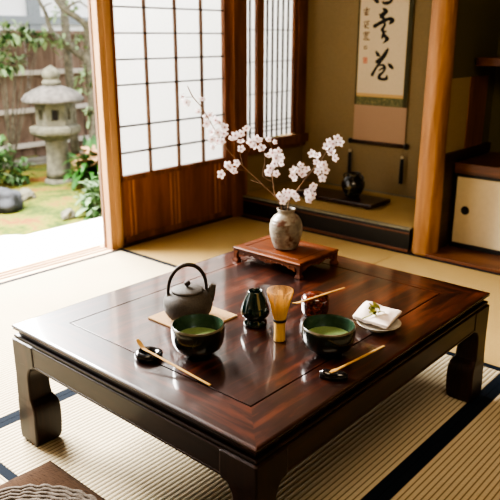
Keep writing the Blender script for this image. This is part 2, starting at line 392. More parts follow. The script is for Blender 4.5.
# shoin window in the left wall of the picture alcove
wf = B()
wf.box(-2.13, -2.075, 2.305, YB, .372, .40, .002); wf.box(-2.10, -2.05, 2.305, YB, .40, .455, .002)
wf.box(-2.13, -2.08, 2.83, YB, .455, 1.8, .002); wf.box(-2.13, -2.06, 2.305, YB, 1.7, 1.76, .002)
win = struct('window_1', wf, M['frame_z'])
obj('sash', B().box(-2.125, -2.095, 2.435, 2.497, .455, 1.7, .002).box(-2.125, -2.10, 2.806, 2.83, .455, 1.7, .002), M['frame_z'], win)
obj('paper', B().box(-2.122, -2.121, 2.306, 2.83, .456, 1.7), M['paper'], win)
lb = B()
for y in (2.335, 2.385, 2.548, 2.600, 2.652, 2.704, 2.756): lb.box(-2.121, -2.108, y-.003, y+.003, .456, 1.7, 0, 0)
for z in (.50, .53, .56, .74, .934, 1.123, 1.31, 1.5): lb.box(-2.121, -2.111, 2.306, 2.806, z-.0022, z+.0022, 0, 1)
obj('lattice', lb, [M['kumiko_dark'], M['kumiko_dark']], win)

# raised floor of the picture alcove with its lacquered front
kz = B(); kz.box(XL+.03, -.895, YK+.004, YK+.03, .013, .097, .001, 0)
kz.box(XL+.03, -.895, YK-.006, YK+.03, .0, .0125, .001, 1); kz.box(XL+.03, -.895, YK-.004, YK+.03, .097, .105, .001, 1)
kz.box(XL+.03, -.895, YK+.002, YK+.03, .105, .119, .001, 0)
struct('trim_7', kz, [M['black'], M['counter_x']])
am = B(); am.box(XL, -.9, YK+.03, YB, -.04, ZT); am.box(XL, -.895, YK+.0, YK+.03, .119, ZT, .001, 1); am.box(XL, -.9, YB-.03, YB, ZT, ZT+.003, 0, 1)
struct('floor_alcove', am, [M['tatami_gold'], M['toko_border']])
# partition between the two alcoves
pt = B(); pt.box(-.86, -.79, 2.34, YB, -.04, ZC, 0, 0)
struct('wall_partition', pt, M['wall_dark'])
pp = B(); pp.box(-.79, -.786, 2.34, 2.585, .52, .888, 0, 0); pp.box(-.79, -.782, 2.585, 2.80, .52, .888, 0, 1)
pp.box(-.79, -.774, 2.34, YB, .472, .52, .002, 2); pp.box(-.79, -.776, 2.34, 2.474, -.02, .472, 0, 2)
struct('trim_8', pp, [M['wall_pale'], M['frame_z'], M['darkwood_y']])
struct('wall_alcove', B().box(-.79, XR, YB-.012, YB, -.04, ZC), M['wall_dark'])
struct('trim_9', B().box(-.79, XR, YK-.01, 2.475, -.04, .016, .002), M['counter_x'])

# tokonoma pillar
pr = B(); rings = []
nz = 200
for i in range(nz+1):
    z = 1.0*ZC*i/nz; ring = []
    for k in range(56):
        a = 2*PI*k/56
        r = .0665-.0075*z/1.25*min(1, 1.25/max(z,.01))+.0018*noise.noise(Vector((math.cos(a)*5, math.sin(a)*5, z*16)))+.0028*noise.noise(Vector((math.cos(a)*2.2, math.sin(a)*2.2, z*2.5)))+.0012*noise.noise(Vector((math.cos(a)*6, math.sin(a)*6, z*5)))
        ring.append(Vector((r*math.cos(a), r*math.sin(a), z)))
    rings.append(ring)
pr.ring_surface(rings)
tag(obj('wooden_pillar', pr, M['pillar'], None, (-.827, 2.312, 0)), 'thick rounded cedar log pillar between the scroll alcove and the cabinet', 'pillar')

# ------------------------------------------------------------------ tatami
def tatami(x0, x1, y0, y1, axis, label, gold=False, ends=(1, 1)):
    L, W = (y1-y0, x1-x0) if axis == 'y' else (x1-x0, y1-y0)
    t = thing('tatami_mat', label, 'mat', ((x0+x1)/2, (y0+y1)/2, -.045), 0 if axis == 'y' else PI/2, 'tatami mats')
    g = .001
    obj('rush_surface', B().box(-W/2+g, W/2-g, -L/2+g, L/2-g, 0, .0444, .002), M['tatami_gold' if gold else 'tatami'], t)
    for s in (-1, 1):
        bx = B(); xa, xb = sorted((s*(W/2-.0005), s*(W/2-.0265))); bx.box(xa, xb, -L/2+g, L/2-g, .0, .0449, .0004)
        obj('border', bx, M['border'], t)
tatami(-.99, .02, -.105, 1.285, 'y', 'ribbed straw tatami mat directly under the low lacquered table')
tatami(.02, 1.03, -.105, 1.285, 'y', 'tatami mat right of the table beyond the wide dark border, lower right corner')
tatami(-2.085, -.99, -.105, 1.285, 'y', 'sunlit almost white tatami mat between the garden sill and the table')
tatami(-2.085, -.93, 1.285, 2.252, 'x', 'golden tatami mat in front of the paper screen and the alcove step', True)
tatami(-.93, .95, 1.285, 2.252, 'x', 'golden tatami mat in front of the pillar and the cream cabinet', True)
tatami(-1.95, -.02, -1.07, -.105, 'x', 'tatami mat under the brown cushion, lower left corner')

# ------------------------------------------------------------------ the low table
TX0, TY1, H = -.868, 1.080, .35
tb = thing('low_table', 'large low table of dark glossy reddish wood with curved feet on the tatami', 'table', (TX0/2, TY1/2, 0))
cx, cy = TX0/2, TY1/2
hx, hy = -TX0/2, TY1/2; g = .108
# mitred frame: profile swept per side so that the grain follows each board
def frame_side(b, a, c, inward, mi):
    a, c, inward = Vector(a), Vector(c), Vector(inward); al = (c-a).normalized()
    prof = [(g, H-.02), (g, H-.0003), (g-.0004, H), (.007, H), (.003, H-.001), (.0006, H-.003), (0, H-.005), (.0, H-.0065), (.0022, H-.007), (.0022, H-.0085), (0, H-.009), (.0015, H-.0125), (.006, H-.0145), (.012, H-.0155), (.05, H-.0155)]
    r0 = [a+inward*i+al*i+Vector((0,0,z)) for i, z in prof]; r1 = [c+inward*i-al*i+Vector((0,0,z)) for i, z in prof]
    V0 = [b.bm.verts.new(p) for p in r0]; V1 = [b.bm.verts.new(p) for p in r1]
    for i in range(len(prof)-1):
        f = b.bm.faces.new((V0[i], V1[i], V1[i+1], V0[i+1])); f.material_index = mi
fb = B()
frame_side(fb, (-hx,-hy,0), (hx,-hy,0), (0,1,0), 0); frame_side(fb, (hx,-hy,0), (hx,hy,0), (-1,0,0), 1)
frame_side(fb, (hx,hy,0), (-hx,hy,0), (0,-1,0), 0); frame_side(fb, (-hx,hy,0), (-hx,-hy,0), (1,0,0), 1)
obj('top_frame', fb, [M['table_x'], M['table_y']], tb)
obj('top_panel', B().rect_loft([(.05, H-.021), (g+.0034, H-.021), (g+.0034, H-.0003), (g+.0038, H)], -hx, hx, -hy, hy, 0, (True, True)), M['table_y'], tb)
wb = B(); wb.rect_loft([(.0125, H-.0157), (.0125, H-.026), (.012, H-.0275), (.004, H-.0285), (.0025, H-.031), (.0025, H-.035), (.005, H-.0375), (.03, H-.038)], -hx, hx, -hy, hy)
obj('waist_moulding', wb, M['legwood_x'], tb)
ZA, ZB = H-.0382, .252
def apron(axis, s):
    b = B(); e = .09
    if axis == 'x': b.box(-hx+e, hx-e, *(sorted((s*(hy+.001), s*(hy-.028)))), ZB, ZA, .003); b.box(-hx+e, hx-e, *(sorted((s*(hy+.0025), s*(hy-.012)))), ZB-.001, ZB+.005, .002)
    else: b.box(*(sorted((s*(hx+.001), s*(hx-.028)))), -hy+e, hy-e, ZB, ZA, .003); b.box(*(sorted((s*(hx+.0025), s*(hx-.012)))), -hy+e, hy-e, ZB-.001, ZB+.005, .002)
    obj('apron', b, M['legwood_x' if axis == 'x' else 'legwood_y'], tb)
for s in (-1, 1): apron('x', s); apron('y', s)
def leg(sx, sy):
    b = B()
    #        z     outer   inner
    prof = [(0, .002, .066), (.006, -.004, .073), (.02, -.006, .077), (.06, -.006, .079), (.10, -.005, .079), (.122, -.005, .076), (.137, -.004, .069), (.15, -.004, .064), (.20, -.003, .062), (.222, -.003, .065), (.236, -.003, .072), (.246, -.003, .082), (ZB, -.003, .097), (ZA-.008, -.003, .097), (ZA-.003, -.002, .097), (ZA, .003, .097)]
    rings = []
    for z, o, w in smooth_pts(prof, 4):
        r = .006; ring = []
        for (cx_, cy_, a0) in ((o+r, o+r, PI), (w-r, o+r, 1.5*PI), (w-r, w-r, 0), (o+r, w-r, .5*PI)):
            for q in range(4):
                a = a0+q/3*PI/2; ring.append((cx_+r*math.cos(a), cy_+r*math.sin(a)))
        rings.append([Vector((sx*(hx-u), sy*(hy-v), z)) for u, v in ring])
    b.ring_surface(rings, smooth=False)
    for f in b.bm.faces: f.smooth = f.calc_area() < .00004
    o = obj('leg', b, M['legwood'], tb)
for sx in (-1, 1):
    for sy in (-1, 1): leg(sx, sy)

# ------------------------------------------------------------------ tea things on the table
def bowl(loc, rz, label):
    t = thing('tea_bowl', label, 'bowl', loc, rz, 'tea bowls')
    out = [(.030, 0), (.033, .001), (.034, .006), (.034, .009), (.046, .012), (.057, .020), (.0628, .032), (.0650, .045), (.0655, .058), (.0650, .068)]
    obj('bowl_body', B().lathe(out + [(.0640, .0715), (.0625, .0725)], 56, wob=.025, cap1=False, mis=[0]*(len(out)-1)+[1, 1]), [M['bowl'], M['bowl_rim']], t)
    obj('bowl_interior', B().lathe([(.0625, .0725), (.0612, .070), (.061, .060), (.0595, .045), (.055, .030), (.045, .019), (.025, .014), (.0, .0135)], 56, wob=.025, cap0=False), M['bowl_in'], t)
    tea = B()
    rings = []
    for q in range(9):
        rr = .0572*(1-q/9*.98)
        rings.append([Vector((rr*math.cos(2*PI*k/56), rr*math.sin(2*PI*k/56), 0.0400+.0012*noise.noise(Vector((rr*90*math.cos(2*PI*k/56), rr*90*math.sin(2*PI*k/56), 3)))+(.0012 if q == 0 else 0))) for k in range(56)])
    tea.ring_surface(rings, cap0=True, cap1=True)
    return tea
def lay_bowl(px, rz, lab, lab2):
    t = bowl((px[0], px[1], H), rz, lab)
    tea = t_last = None
b1 = (-.366, .209); b2 = (-.138, .427)
for (x, y), rz, lab, lab2 in ((b1, .4, 'dark green black tea bowl in front of the iron teapot', 'frothy green tea inside the bowl in front of the teapot'),
                              (b2, 2.1, 'dark green black tea bowl in front of the red lacquer caddy', 'frothy green tea inside the bowl in front of the red caddy')):
    tea = bowl((x, y, H), rz, lab)
    bo = [o for o in COL.objects if o.get('label') == lab][0]
    kz_ = 1.10 if lab.endswith('teapot') else 1.0; kx_ = .975 if lab.endswith('teapot') else 1.0
    bo.scale = (kx_, kx_, kz_)
    for v_ in tea.bm.verts: v_.co = Vector((v_.co.x*kx_, v_.co.y*kx_, v_.co.z*kz_))
    tag(obj('green_tea', tea, M['tea'], None, (x, y, H)), lab2, 'tea', 'servings of green tea')

# straw trivet and iron teapot
TP = tuple(on_z(188.3, 317.5, H+.0056)[:2])
mt = B(); mt.box(-.087, .087, -.087, .087, 0, .0045, .0015)
for k in range(29): mt.box(-.084+k*.006-.0022, -.084+k*.006+.0022, -.086, .086, .004, .0056, .0008)
tag(obj('straw_trivet', mt, M['mat'], None, (-.535, .353, H)), 'square woven straw mat under the iron teapot', 'mat')
t = thing('iron_teapot', 'grey cast iron teapot with arched handle standing on the straw mat', 'teapot', (TP[0], TP[1], H+.0056), 0)
obj('teapot_body', B().lathe([(.036, 0), (.044, .002), (.055, .010), (.0635, .024), (.067, .040), (.0655, .054), (.058, .068), (.046, .078), (.044, .0785), (.043, .0775), (.02, .0765)], 56), M['iron'], t)
lid = obj('lid', B().lathe([(.043, .0775), (.0438, .0795), (.0435, .0825), (.040, .0845), (.03, .0875), (.018, .0895), (.006, .090), (0, .090)], 48), M['iron'], t)
obj('knob', B().lathe([(.003, .0895), (.0035, .0925), (.0075, .095), (.0088, .099), (.0078, .1035), (.004, .106), (0, .1065)], 24), M['ironhandle'], lid)
sp = []
rvec = RT.copy()
dirs = (rvec*.94 + HF*.34).normalized()
for k, (d, z, r) in enumerate([(.048, .040, .020), (.057, .050, .0175), (.063, .062, .014), (.067, .073, .0112), (.070, .083, .0095), (.072, .089, .0098)]): sp.append((dirs*d+Vector((0,0,z)), r))
obj('spout', B().tube([a for a, r in sp], [r for a, r in sp], 18), M['iron'], t)
hd = B(); P = []
for k in range(25):
    a = PI*k/24; P.append(dirs*(-math.cos(a)*.053)+Vector((0,0,.074+.078*math.sin(a)**.85)))
hd.tube([dirs*-.050+Vector((0,0,.062))]+P+[dirs*.050+Vector((0,0,.062))], [.0035]+[.0042+.0014*math.sin(PI*k/24) for k in range(25)]+[.0035], 12)
obj('handle', hd, M['ironhandle'], t)
for s in (-1, 1):
    lg = B().lathe([(.006, 0), (.008, .006), (.006, .013), (.001, .015)], 16, tuple(dirs*(.050*s)+Vector((0,0,.062))))
    obj('lug', lg, M['iron'], t)

# dark green jar (whisk holder)
jar = B().lathe([(.022, 0), (.030, .001), (.0315, .006), (.030, .013), (.026, .018), (.0265, .021), (.034, .027), (.0385, .035), (.0385, .044), (.034, .060), (.0265, .078), (.0205, .090), (.0195, .0955), (.0185, .0975), (.0165, .0965), (.0155, .088), (.0165, .060), (.012, .03), (0, .028)], 48)
tag(obj('green_whisk_holder', jar, M['greenjar'], None, (-.377, .432, H)), 'small dark teal glazed ceramic holder with open mouth, left of the bamboo whisk', 'jar')

# bamboo whisk
t = thing('bamboo_whisk', 'golden bamboo tea whisk standing upright on its handle', 'whisk', (-.266, .398, H), 0)
obj('handle', B().lathe([(.0125, 0), (.0145, .001), (.0150, .004), (.0142, .02), (.0142, .046), (.0152, .050), (.0150, .053), (.013, .055)], 28), M['bamboo_z'], t)
obj('binding_thread', B().lathe([(.0140, .0535), (.0170, .0545), (.0174, .0595), (.0150, .061)], 28), M['thread'], t)
tn = B()
for k in range(64):
    a = 2*PI*k/64
    for (r0, r1, r2, z2, off) in ((.0145, .0265, .0335, .130, 0),):
        c, s_ = math.cos(a), math.sin(a)
        prof = [(r0, .052), (r0+.0012, .064), (.0205, .085), (.0255, .105), (.0310, .125), (.0330, .132), (.0325, .1365), (.0300, .1375)]
        tn.tube([Vector((r*c, r*s_, z)) for r, z in prof], [.0009, .0009, .0009, .0008, .0008, .0007, .0006, .0005], 4)
    a += .05
    c, s_ = math.cos(a), math.sin(a)
    prof = [(.010, .052), (.011, .075), (.010, .1), (.006, .12), (.004+.003*random.random(), .131+.006*random.random())]
    tn.tube([Vector((r*c, r*s_, z)) for r, z in prof], [.0009, .0009, .0008, .0007, .0005], 4)
o = obj('tines', tn, M['tines'], t, recalc=False); o['kind'] = 'stuff'

# red lacquer caddy
t = thing('lacquer_tea_caddy', 'small round reddish brown lacquer tea caddy with gold flecks behind the right bowl', 'caddy', (-.297, .592, H), 0)
obj('caddy_body', B().lathe([(.026, 0), (.031, .001), (.0355, .008), (.038, .018), (.038, .036), (.0378, .0375)], 44), M['natsume'], t)
obj('lid', B().lathe([(.0382, .0378), (.0386, .039), (.0384, .048), (.036, .056), (.028, .0605), (.016, .0625), (0, .063)], 44), M['natsume'], t)

# bamboo scoops
def scoop(name_label, pts, w=.0042):
    """pts: list of (point, half width, thickness) from the curled tip to the end"""
    P = smooth_pts([(p.x, p.y, p.z, hw, th) for p, hw, th in pts], 6)
    b = B(); rings = []; n = len(P)
    for i, q in enumerate(P):
        p = Vector(q[:3]); tdir = (Vector(P[min(i+1,n-1)][:3])-Vector(P[max(i-1,0)][:3])).normalized()
        side = Vector((tdir.y, -tdir.x, 0)).normalized(); up = side.cross(tdir).normalized()
        if up.z < 0: up = -up
        hw, th = q[3], q[4]
        rings.append([p+side*hw*math.cos(2*PI*k/12)+up*th*math.sin(2*PI*k/12) for k in range(12)])
    b.ring_surface(rings)
    return tag(obj('bamboo_tea_scoop', b, M['bamboo']), name_label, 'scoop', 'bamboo tea scoops')
def line_scoop(tip, bend, end, label, tiplift):
    d = (end-bend)
    pts = [(tip, .0040, .0009), (tip.lerp(bend, .35)+Vector((0,0,-tiplift*.35)), .0062, .0010), (tip.lerp(bend, .72)+Vector((0,0,-tiplift*.35)), .0058, .0011), (bend, .0045, .0014), (bend+d*.15, .0038, .0016), (bend+d*.5, .0040, .0016), (bend+d*.55, .0043, .0018), (bend+d*.6, .0039, .0016), (end-d*.01, .0036, .0015), (end, .0032, .0014)]
    return scoop(label, pts)
ra = on_z(149, 352, H+.012)
end = on_z(209, 384.5, H+.0018); bend = on_z(145, 349.5, H+.030); tip = on_z(137, 339, H+.046)
line_scoop(tip, bend, end, 'bamboo tea scoop with curled tip leaning on the round black rest at the left', .006)
end2 = on_z(383, 346.5, H+.0018); bend2 = on_z(338, 369, H+.027); tip2 = on_z(330.5, 372.5, H+.0295)
line_scoop(tip2, bend2, end2, 'bamboo tea scoop leaning on the small black rest at the right table edge', -.002)
zc = H+.0648
e3 = on_z(343.5, 288, zc+.006); b3 = on_z(302, 301.5, zc+.0); t3 = on_z(293, 303, zc+.004)
# the top edge of the caddy carries it
line_scoop(t3, b3, e3, 'bamboo tea scoop lying across the lid of the red lacquer caddy', .004)
# rests
rr = B(); rings = []
for i in range(33):
    pass
tor = bmesh.new()
ringN, secN = 40, 16; rings = []
for k in range(ringN):
    a = 2*PI*k/ringN; R_ = .0222; ring = []
    for q in range(secN):
        f = 2*PI*q/secN; rad = .0088+.0012*math.sin(a*2+.4)
        hh = .0098*(1+.18*math.cos(a-2.3))
        ring.append(Vector(((R_+rad*math.cos(f)*.9)*math.cos(a)*1.12, (R_+rad*math.cos(f)*.9)*math.sin(a)*.95, .0098+hh*math.sin(f) if math.sin(f) > -.8 else .0005)))
    rings.append(ring)
rings.append(rings[0])
rr.ring_surface(rings, True, False, False)
rr.lathe([(.021, .004), (.012, .0035), (0, .0035)], 24, cap0=False)
bmesh.ops.remove_doubles(rr.bm, verts=list(rr.bm.verts), dist=.00005)
o = obj('scoop_rest', rr, M['rest'], None, (on_z(149, 358, H).x, on_z(149, 358, H).y, H), recalc=True); o.rotation_euler[2] = YAW+.2
tag(o, 'round hollow black glazed scoop rest left of the front bowl', 'rest')
rr = B(); rings = []
for i in range(25):
    u = i/24; x = -.028+.056*u
    w = .0125*(math.sin(PI*min(max(u, .03), .97))**.5)*(1+.15*math.cos(2*PI*u)); zt = .0115+.0075*abs(2*u-1)**1.6*(1.6 if u < .5 else .75)
    zt *= (math.sin(PI*min(max(u, .04), .96)))**.35
    rings.append([Vector((x, w*math.cos(2*PI*k/20), max(.0002, zt*.5+zt*.62*math.sin(2*PI*k/20)))) for k in range(20)])
rr.ring_surface(rings)
o = obj('scoop_rest', rr, M['rest'], None, (on_z(333.5, 378, H).x, on_z(333.5, 378, H).y, H)); o.rotation_euler[2] = YAW-.12; o.scale = (1.12, 1.2, 1.3)
tag(o, 'small lumpy black glazed scoop rest near the right table edge', 'rest')

# plate, napkin and sprig
PL = on_z(378.5, 329, H)
pl = thing('small_plate', 'small grey white footed plate under the folded napkin', 'plate', (PL.x, PL.y, H), 0)
obj('dish', B().lathe([(.028, .0045), (.030, .008), (.042, .0115), (.053, .0165), (.0575, .0200), (.0580, .0215), (.0565, .0217), (.050, .0175), (.035, .0130), (.015, .0115), (0, .0112)], 56, wob=.012), M['plate'], pl)
obj('foot_ring', B().lathe([(.024, .0), (.028, .0005), (.029, .003), (.0295, .0085), (.020, .009)], 40), M['plate'], pl)
zn = H+.029
q = [on_z(352.5, 317, zn), on_z(366, 303, zn+.004), on_z(402, 313, zn+.004), on_z(388, 328.5, zn)]
nb_ = B()
def cloth(off, lift, shr, flip):
    cen = (q[0]+q[1]+q[2]+q[3])/4
    Q = [cen+(c-cen)*shr for c in q]
    def fn(u, v):
        p = Q[0].lerp(Q[3], u).lerp(Q[1].lerp(Q[2], u), v)
        z = lift
        edge = min(u, 1-u, v, 1-v)
        z += .004*min(1, edge*5)
        # raised soft fold running from left corner to the centre and a pinch at the sprig
        z += .009*math.exp(-((u-.18)**2/.03+(v-.7)**2/.12))
        z += .004*math.exp(-((u-.8)**2/.06+(v-.5)**2/.1))
        z -= .0035*math.exp(-((u-.48-.25*(v-.5))**2/.008+(v-.2)**2/.10))
        z -= .003*max(0, .35-v)*(1-u)
        z += .0016*noise.noise(Vector((u*5+off, v*5, 1)))
        return Vector((p.x, p.y, p.z+z))
    return fn
for (off, lift, shr) in ((0, .004, 1.0), (4, .0005, .985), (9, -.003, .96)):
    nb_.sheet(cloth(off, lift, shr, 0), 26, 22)
o = obj('folded_napkin', nb_, M['cloth'], recalc=False)
sd = o.modifiers.new('thickness', 'SOLIDIFY'); sd.thickness = .0018; sd.offset = 0
tag(o, 'folded white linen napkin lying on the small plate', 'napkin')
SP = on_z(374, 315, zn+.012)
sg = thing('green_sprig', 'tiny yellow green leafy sprig on the white napkin', 'sprig', tuple(SP), 0)
sg.scale = (1.55,)*3
st = B().tube([Vector((-.012,-.018,-.004)), Vector((-.004,-.006,.0)), Vector((.002,.004,.004)), Vector((.006,.012,.006))], [.0010,.001,.0009,.0006], 6)
obj('stem', st, M['leaf'], sg)
lf0 = None
for k in range(15):
    b = B(); L, W = .011+.003*random.random(), .0042
    b.sheet(lambda u, v: Vector(((v-.5)*2*W*math.sin(PI*min(.98, max(.02, u)))**.7, u*L, .0015*math.sin(PI*u)+.0012*abs(v-.5)*2)), 6, 4)
    o = obj('leaf', b, M['leaf'], sg, recalc=False)
    o.location = (-.005+.010*random.random(), -.006+.016*random.random(), .002+.006*random.random())
    o.rotation_euler = (random.uniform(-.2, .9), random.uniform(-.5, .5), random.uniform(0, 6.28))

# ------------------------------------------------------------------ flower stand, vase, branches
SX0, SX1, SY0, SY1, SH = -.785, -.497, .785, 1.000, .052
fs = thing('flower_stand', 'small reddish wooden stand with carved apron on the far end of the table', 'stand', ((SX0+SX1)/2, (SY0+SY1)/2, H))
sx, sy = (SX1-SX0)/2, (SY1-SY0)/2
tpb = B(); tpb.rect_loft([(.02, SH-.010), (.004, SH-.010), (.001, SH-.008), (0, SH-.0065), (0, SH-.003), (.002, SH-.001), (.004, SH), (.030, SH), (.031, SH-.0012), (.0325, SH-.0012), (.0335, SH)], -sx, sx, -sy, sy)
obj('stand_top', tpb, M['stand_x'], fs)
def carved(axis, s):
    b = B(); e = .024
    L = (sx if axis == 'x' else sy)-e
    n = 46
    top = SH-.0102
    # scalloped lower edge
    prev = None
    up = []; lo = []
    for i in range(n+1):
        u = -L+2*L*i/n; q = abs(u)/L
        d = .013+.004*math.cos(q*PI*2)+.004*(q**6)+.0015*math.cos(u*260)
        up.append(u); lo.append(top-d)
    off0, off1 = (sy if axis == 'x' else sx)-.004, (sy if axis == 'x' else sx)-.011
    def P(u, w, z): return Vector((u, s*w, z)) if axis == 'x' else Vector((s*w, u, z))
    rings = [[P(u, off0, top), P(u, off0, z), P(u, off1, z), P(u, off1, top)] for u, z in zip(up, lo)]
    b.ring_surface(rings, smooth=False)
    # raised scroll beads along the apron
    for i in range(9):
        u = -L*.8+1.6*L*i/8
        m_ = bmesh.new(); bmesh.ops.create_icosphere(m_, subdivisions=1, radius=.0042)
        b.merge(m_, 0, True, Matrix.Translation(P(u, off0, top-.0085)) @ Matrix.Diagonal((1.3 if axis == 'x' else .4, .4 if axis == 'x' else 1.3, .9, 1)))
    obj('carved_apron', b, M['stand_x' if axis == 'x' else 'stand_y'], fs)
for s in (-1, 1): carved('x', s); carved('y', s)
for a in (-1, 1):
    for c in (-1, 1):
        b = B(); rings = []
        for z, o_, w in [(0, .000, .019), (.003, -.001, .021), (.009, .001, .020), (.014, .003, .016), (.026, .003, .0155), (.034, .002, .019), (.0418, .002, .026)]:
            rings.append([Vector((a*(sx-i), c*(sy-j), z)) for i, j in ((o_, o_), (w, o_), (w, w), (o_, w))])
        b.ring_surface(rings, smooth=False); obj('leg', b, M['stand_z'], fs)

VX, VY, VZ = -.640, .893, H+SH
vp = [(.032, 0), (.038, .0015), (.041, .006), (.047, .022), (.0525, .042), (.0555, .062), (.0555, .080), (.051, .098), (.041, .112), (.0305, .1185), (.0275, .123), (.0278, .129), (.0315, .1345), (.0318, .1365), (.0295, .1372)]
t = thing('flower_vase', 'round grey stoneware vase with brown patches on the small wooden stand', 'vase', (VX, VY, VZ), .6)
obj('vase_body', B().lathe(vp, 56, wob=.02, cap1=False), M['vase'], t)
obj('vase_lining', B().lathe([(.0295, .1372), (.0255, .134), (.024, .125), (.028, .115), (.045, .09), (.045, .03), (.0, .008)], 40, wob=.02, cap0=False), M['vase_in'], t)
VP = Vector((VX, VY, VZ))
def vpt(px, py, dep=0): return on_upright(px, py, VP, dep)
def flower_mesh(name, cup):
    b = B()
    for k in range(5):
        a = 2*PI*k/5; ca, sa = math.cos(a), math.sin(a)
        def fn(u, v, ca=ca, sa=sa):
            L = .0150; w = .0060*math.sin(PI*min(.93, .12+.86*u))**.75
            x = (v-.5)*2*w; r = .0018+L*u-(.0040*u**4)*(1-abs(v-.5)*2)
            z = cup*L*u**1.3*.55+.0022*(abs(v-.5)*2)**2*u-.0012*math.sin(u*PI)
            return Vector((ca*r-sa*x, sa*r+ca*x, z))
        b.sheet(fn, 5, 4, 0)
    b.lathe([(.0003, -.004), (.0014, -.002), (.0020, .0004), (.0018, .0014), (0, .0018)], 8, mi=1)
    for k in range(9):
        a = 2*PI*k/9+.3; b.tube([Vector((0,0,.001)), Vector((.0045*math.cos(a), .0045*math.sin(a), .0052))], [.0003, .0005], 4, 1)
    bm = b.bm; me = bpy.data.meshes.new(name); bm.to_mesh(me); bm.free()
    me.materials.append(M['petal']); me.materials.append(M['flowerheart']); return me
FM = [flower_mesh('blossom', .25), flower_mesh('blossom', .6), flower_mesh('blossom', 1.2)]
BR = {
 'left': dict(path=[(284,214,.00,.0022), (281,206,.0,.0021), (262,184,-.01,.0020), (243,166,-.02,.0018), (228,150,-.03,.0016), (215,130,-.04,.0014), (202,108,-.045,.0016), (193,97,-.05,.0017), (187.5,86,-.05,.0016)],
   twigs=[[(243,166,-.02),(240,150,-.03),(243,136,-.04)], [(250,172,-.015),(240,170,-.035),(228,169,-.04)], [(193,97,-.05),(186,97,-.055),(181,96,-.06)], [(262,184,-.01),(256,182,-.0),(251,180,.01)]],
   fl=[(183,97),(186,102,1),(202,99),(198,112,2),(210,115),(207,124),(215,120),(219,123),(224,127),(212,133),(218,132),(212,140),(218,141),(222,141),(213,147,2),(206,117,2),(224,134),(232,139),(241,134),(246,129),(241,142),(241,149),(236,136),(227,165),(237,163),(233,172),(222,174),(230,168)]),
 'middle': dict(path=[(284,214,.0,.002), (281,206,.0,.0019), (275,195,.01,.0017), (273,182,.02,.0015), (272,172,.02,.0013), (274,158,.02,.0011), (271,146,.02,.0009), (267,139,.02,.0007)],
   twigs=[[(273,182,.02),(263,176,.01),(265,160,.0),(262,148,-.01),(254,142,-.02)], [(272,160,.02),(278,152,.015)]],
   fl=[(257,139),(255,145),(261,148),(259,140),(262,147),(251,142,1),(275,142,2),(268,140,2),(267,156),(278,151),(281,157),(281,163),(274,164),(270,168),(268,173),(276,174),(276,158,1),(272,153),(285,193),(280,197),(287,198),(283,201),(289,193)]),
 'right': dict(path=[(286,214,.0,.0021), (288,206,.0,.002), (297,190,-.01,.0018), (310,173,-.02,.0015), (321,160,-.03,.0012), (327,150,-.03,.001), (330,143,-.035,.0008)],
   twigs=[[(297,190,-.01),(305,190,-.03),(312,189,-.04)], [(304,181,-.015),(301,174,-.01),(298,171,-.005)], [(315,166,-.025),(322,170,-.03),(324,176,-.035)], [(327,150,-.03),(333,155,-.04)]],
   fl=[(294,170),(301,166),(307,170),(293,175),(295,178),(303,174),(299,171,1),(294,194),(296,198),(312,189),(307,193),(314,186),(308,200),(312,195),(312,154),(318,156),(316,162),(324,164),(326,171),(318,171),(323,178),(321,167),(329,142),(338,139),(340,142),(332,153),(335,158),(327,146),(333,144)]),
}
rg = random.Random(3)
for nm, lab in (('left', 'longest cherry blossom branch, rising from the vase to the upper left'), ('middle', 'short upright cherry blossom branch in the middle of the vase'), ('right', 'cherry blossom branch leaning right out of the vase')):
    D = BR[nm]
    base = vpt(D['path'][0][0], D['path'][0][1]); base = Vector((VX, VY, VZ+.012+.001*len(nm)))
    t = thing('cherry_branch', lab, 'branch', tuple(base), 0, 'flowering cherry branches')
    pts = [(*(vpt(a, b_, d)-base), r) for a, b_, d, r in D['path']]
    pts = [(rg.uniform(-.006, .006), rg.uniform(-.006, .006), 0, pts[0][3])] + pts[1:]
    S = smooth_pts(pts, 6)
    wood_pts = [Vector(s_[:3]) for s_ in S]
    b = B().tube(wood_pts, [s_[3] for s_ in S], 8)
    for tw in D['twigs']:
        T = smooth_pts([tuple(vpt(*c)-base) for c in tw], 5); T = [Vector(x) for x in T]
        b.tube(T, [.0011-.0006*i/len(T) for i in range(len(T))], 6); wood_pts += T[1:]
    fls = []
    st = B()
    for fd in D['fl']:
        px, py = fd[0]+rg.uniform(-.6, .6), fd[1]+rg.uniform(-.6, .6); kind = fd[2] if len(fd) > 2 else 0
        near = min(wood_pts, key=lambda w: (w-(vpt(px, py)-base)).length)
        dn = (near+base-VP).dot(HF)
        c = vpt(px, py, dn+rg.uniform(-.018, .012))-base
        near = min(wood_pts, key=lambda w: (w-c).length+.6*max(0, w.z-c.z))
        mid = near.lerp(c, .5)+Vector((0,0,.003))
        st.tube([near, mid, c], .0005, 5)
        face = (-HF + Vector((0,0,.45)) + (c-near).normalized()*.55 + Vector((rg.uniform(-.45,.45), rg.uniform(-.45,.45), rg.uniform(-.4,.4)))).normalized()
        fls.append((c, face, kind, rg.uniform(0, 6.28), rg.uniform(.80, 1.0)*(1 if kind < 2 else .7)))
    b.merge(st.bm, 1, True); obj('twig', b, [M['bark'], M['pedicel']], t)
    for c, face, kind, spin, sc in fls:
        me = FM[2 if kind == 2 else (1 if (kind == 1 or rg.random() < .35) else 0)]
        o = bpy.data.objects.new('blossom', me); COL.objects.link(o); o.parent = t; o.location = c
        o.rotation_euler = (face.to_track_quat('Z', 'Y') @ Matrix.Rotation(spin, 4, 'Z').to_quaternion()).to_euler(); o.scale = (sc,)*3

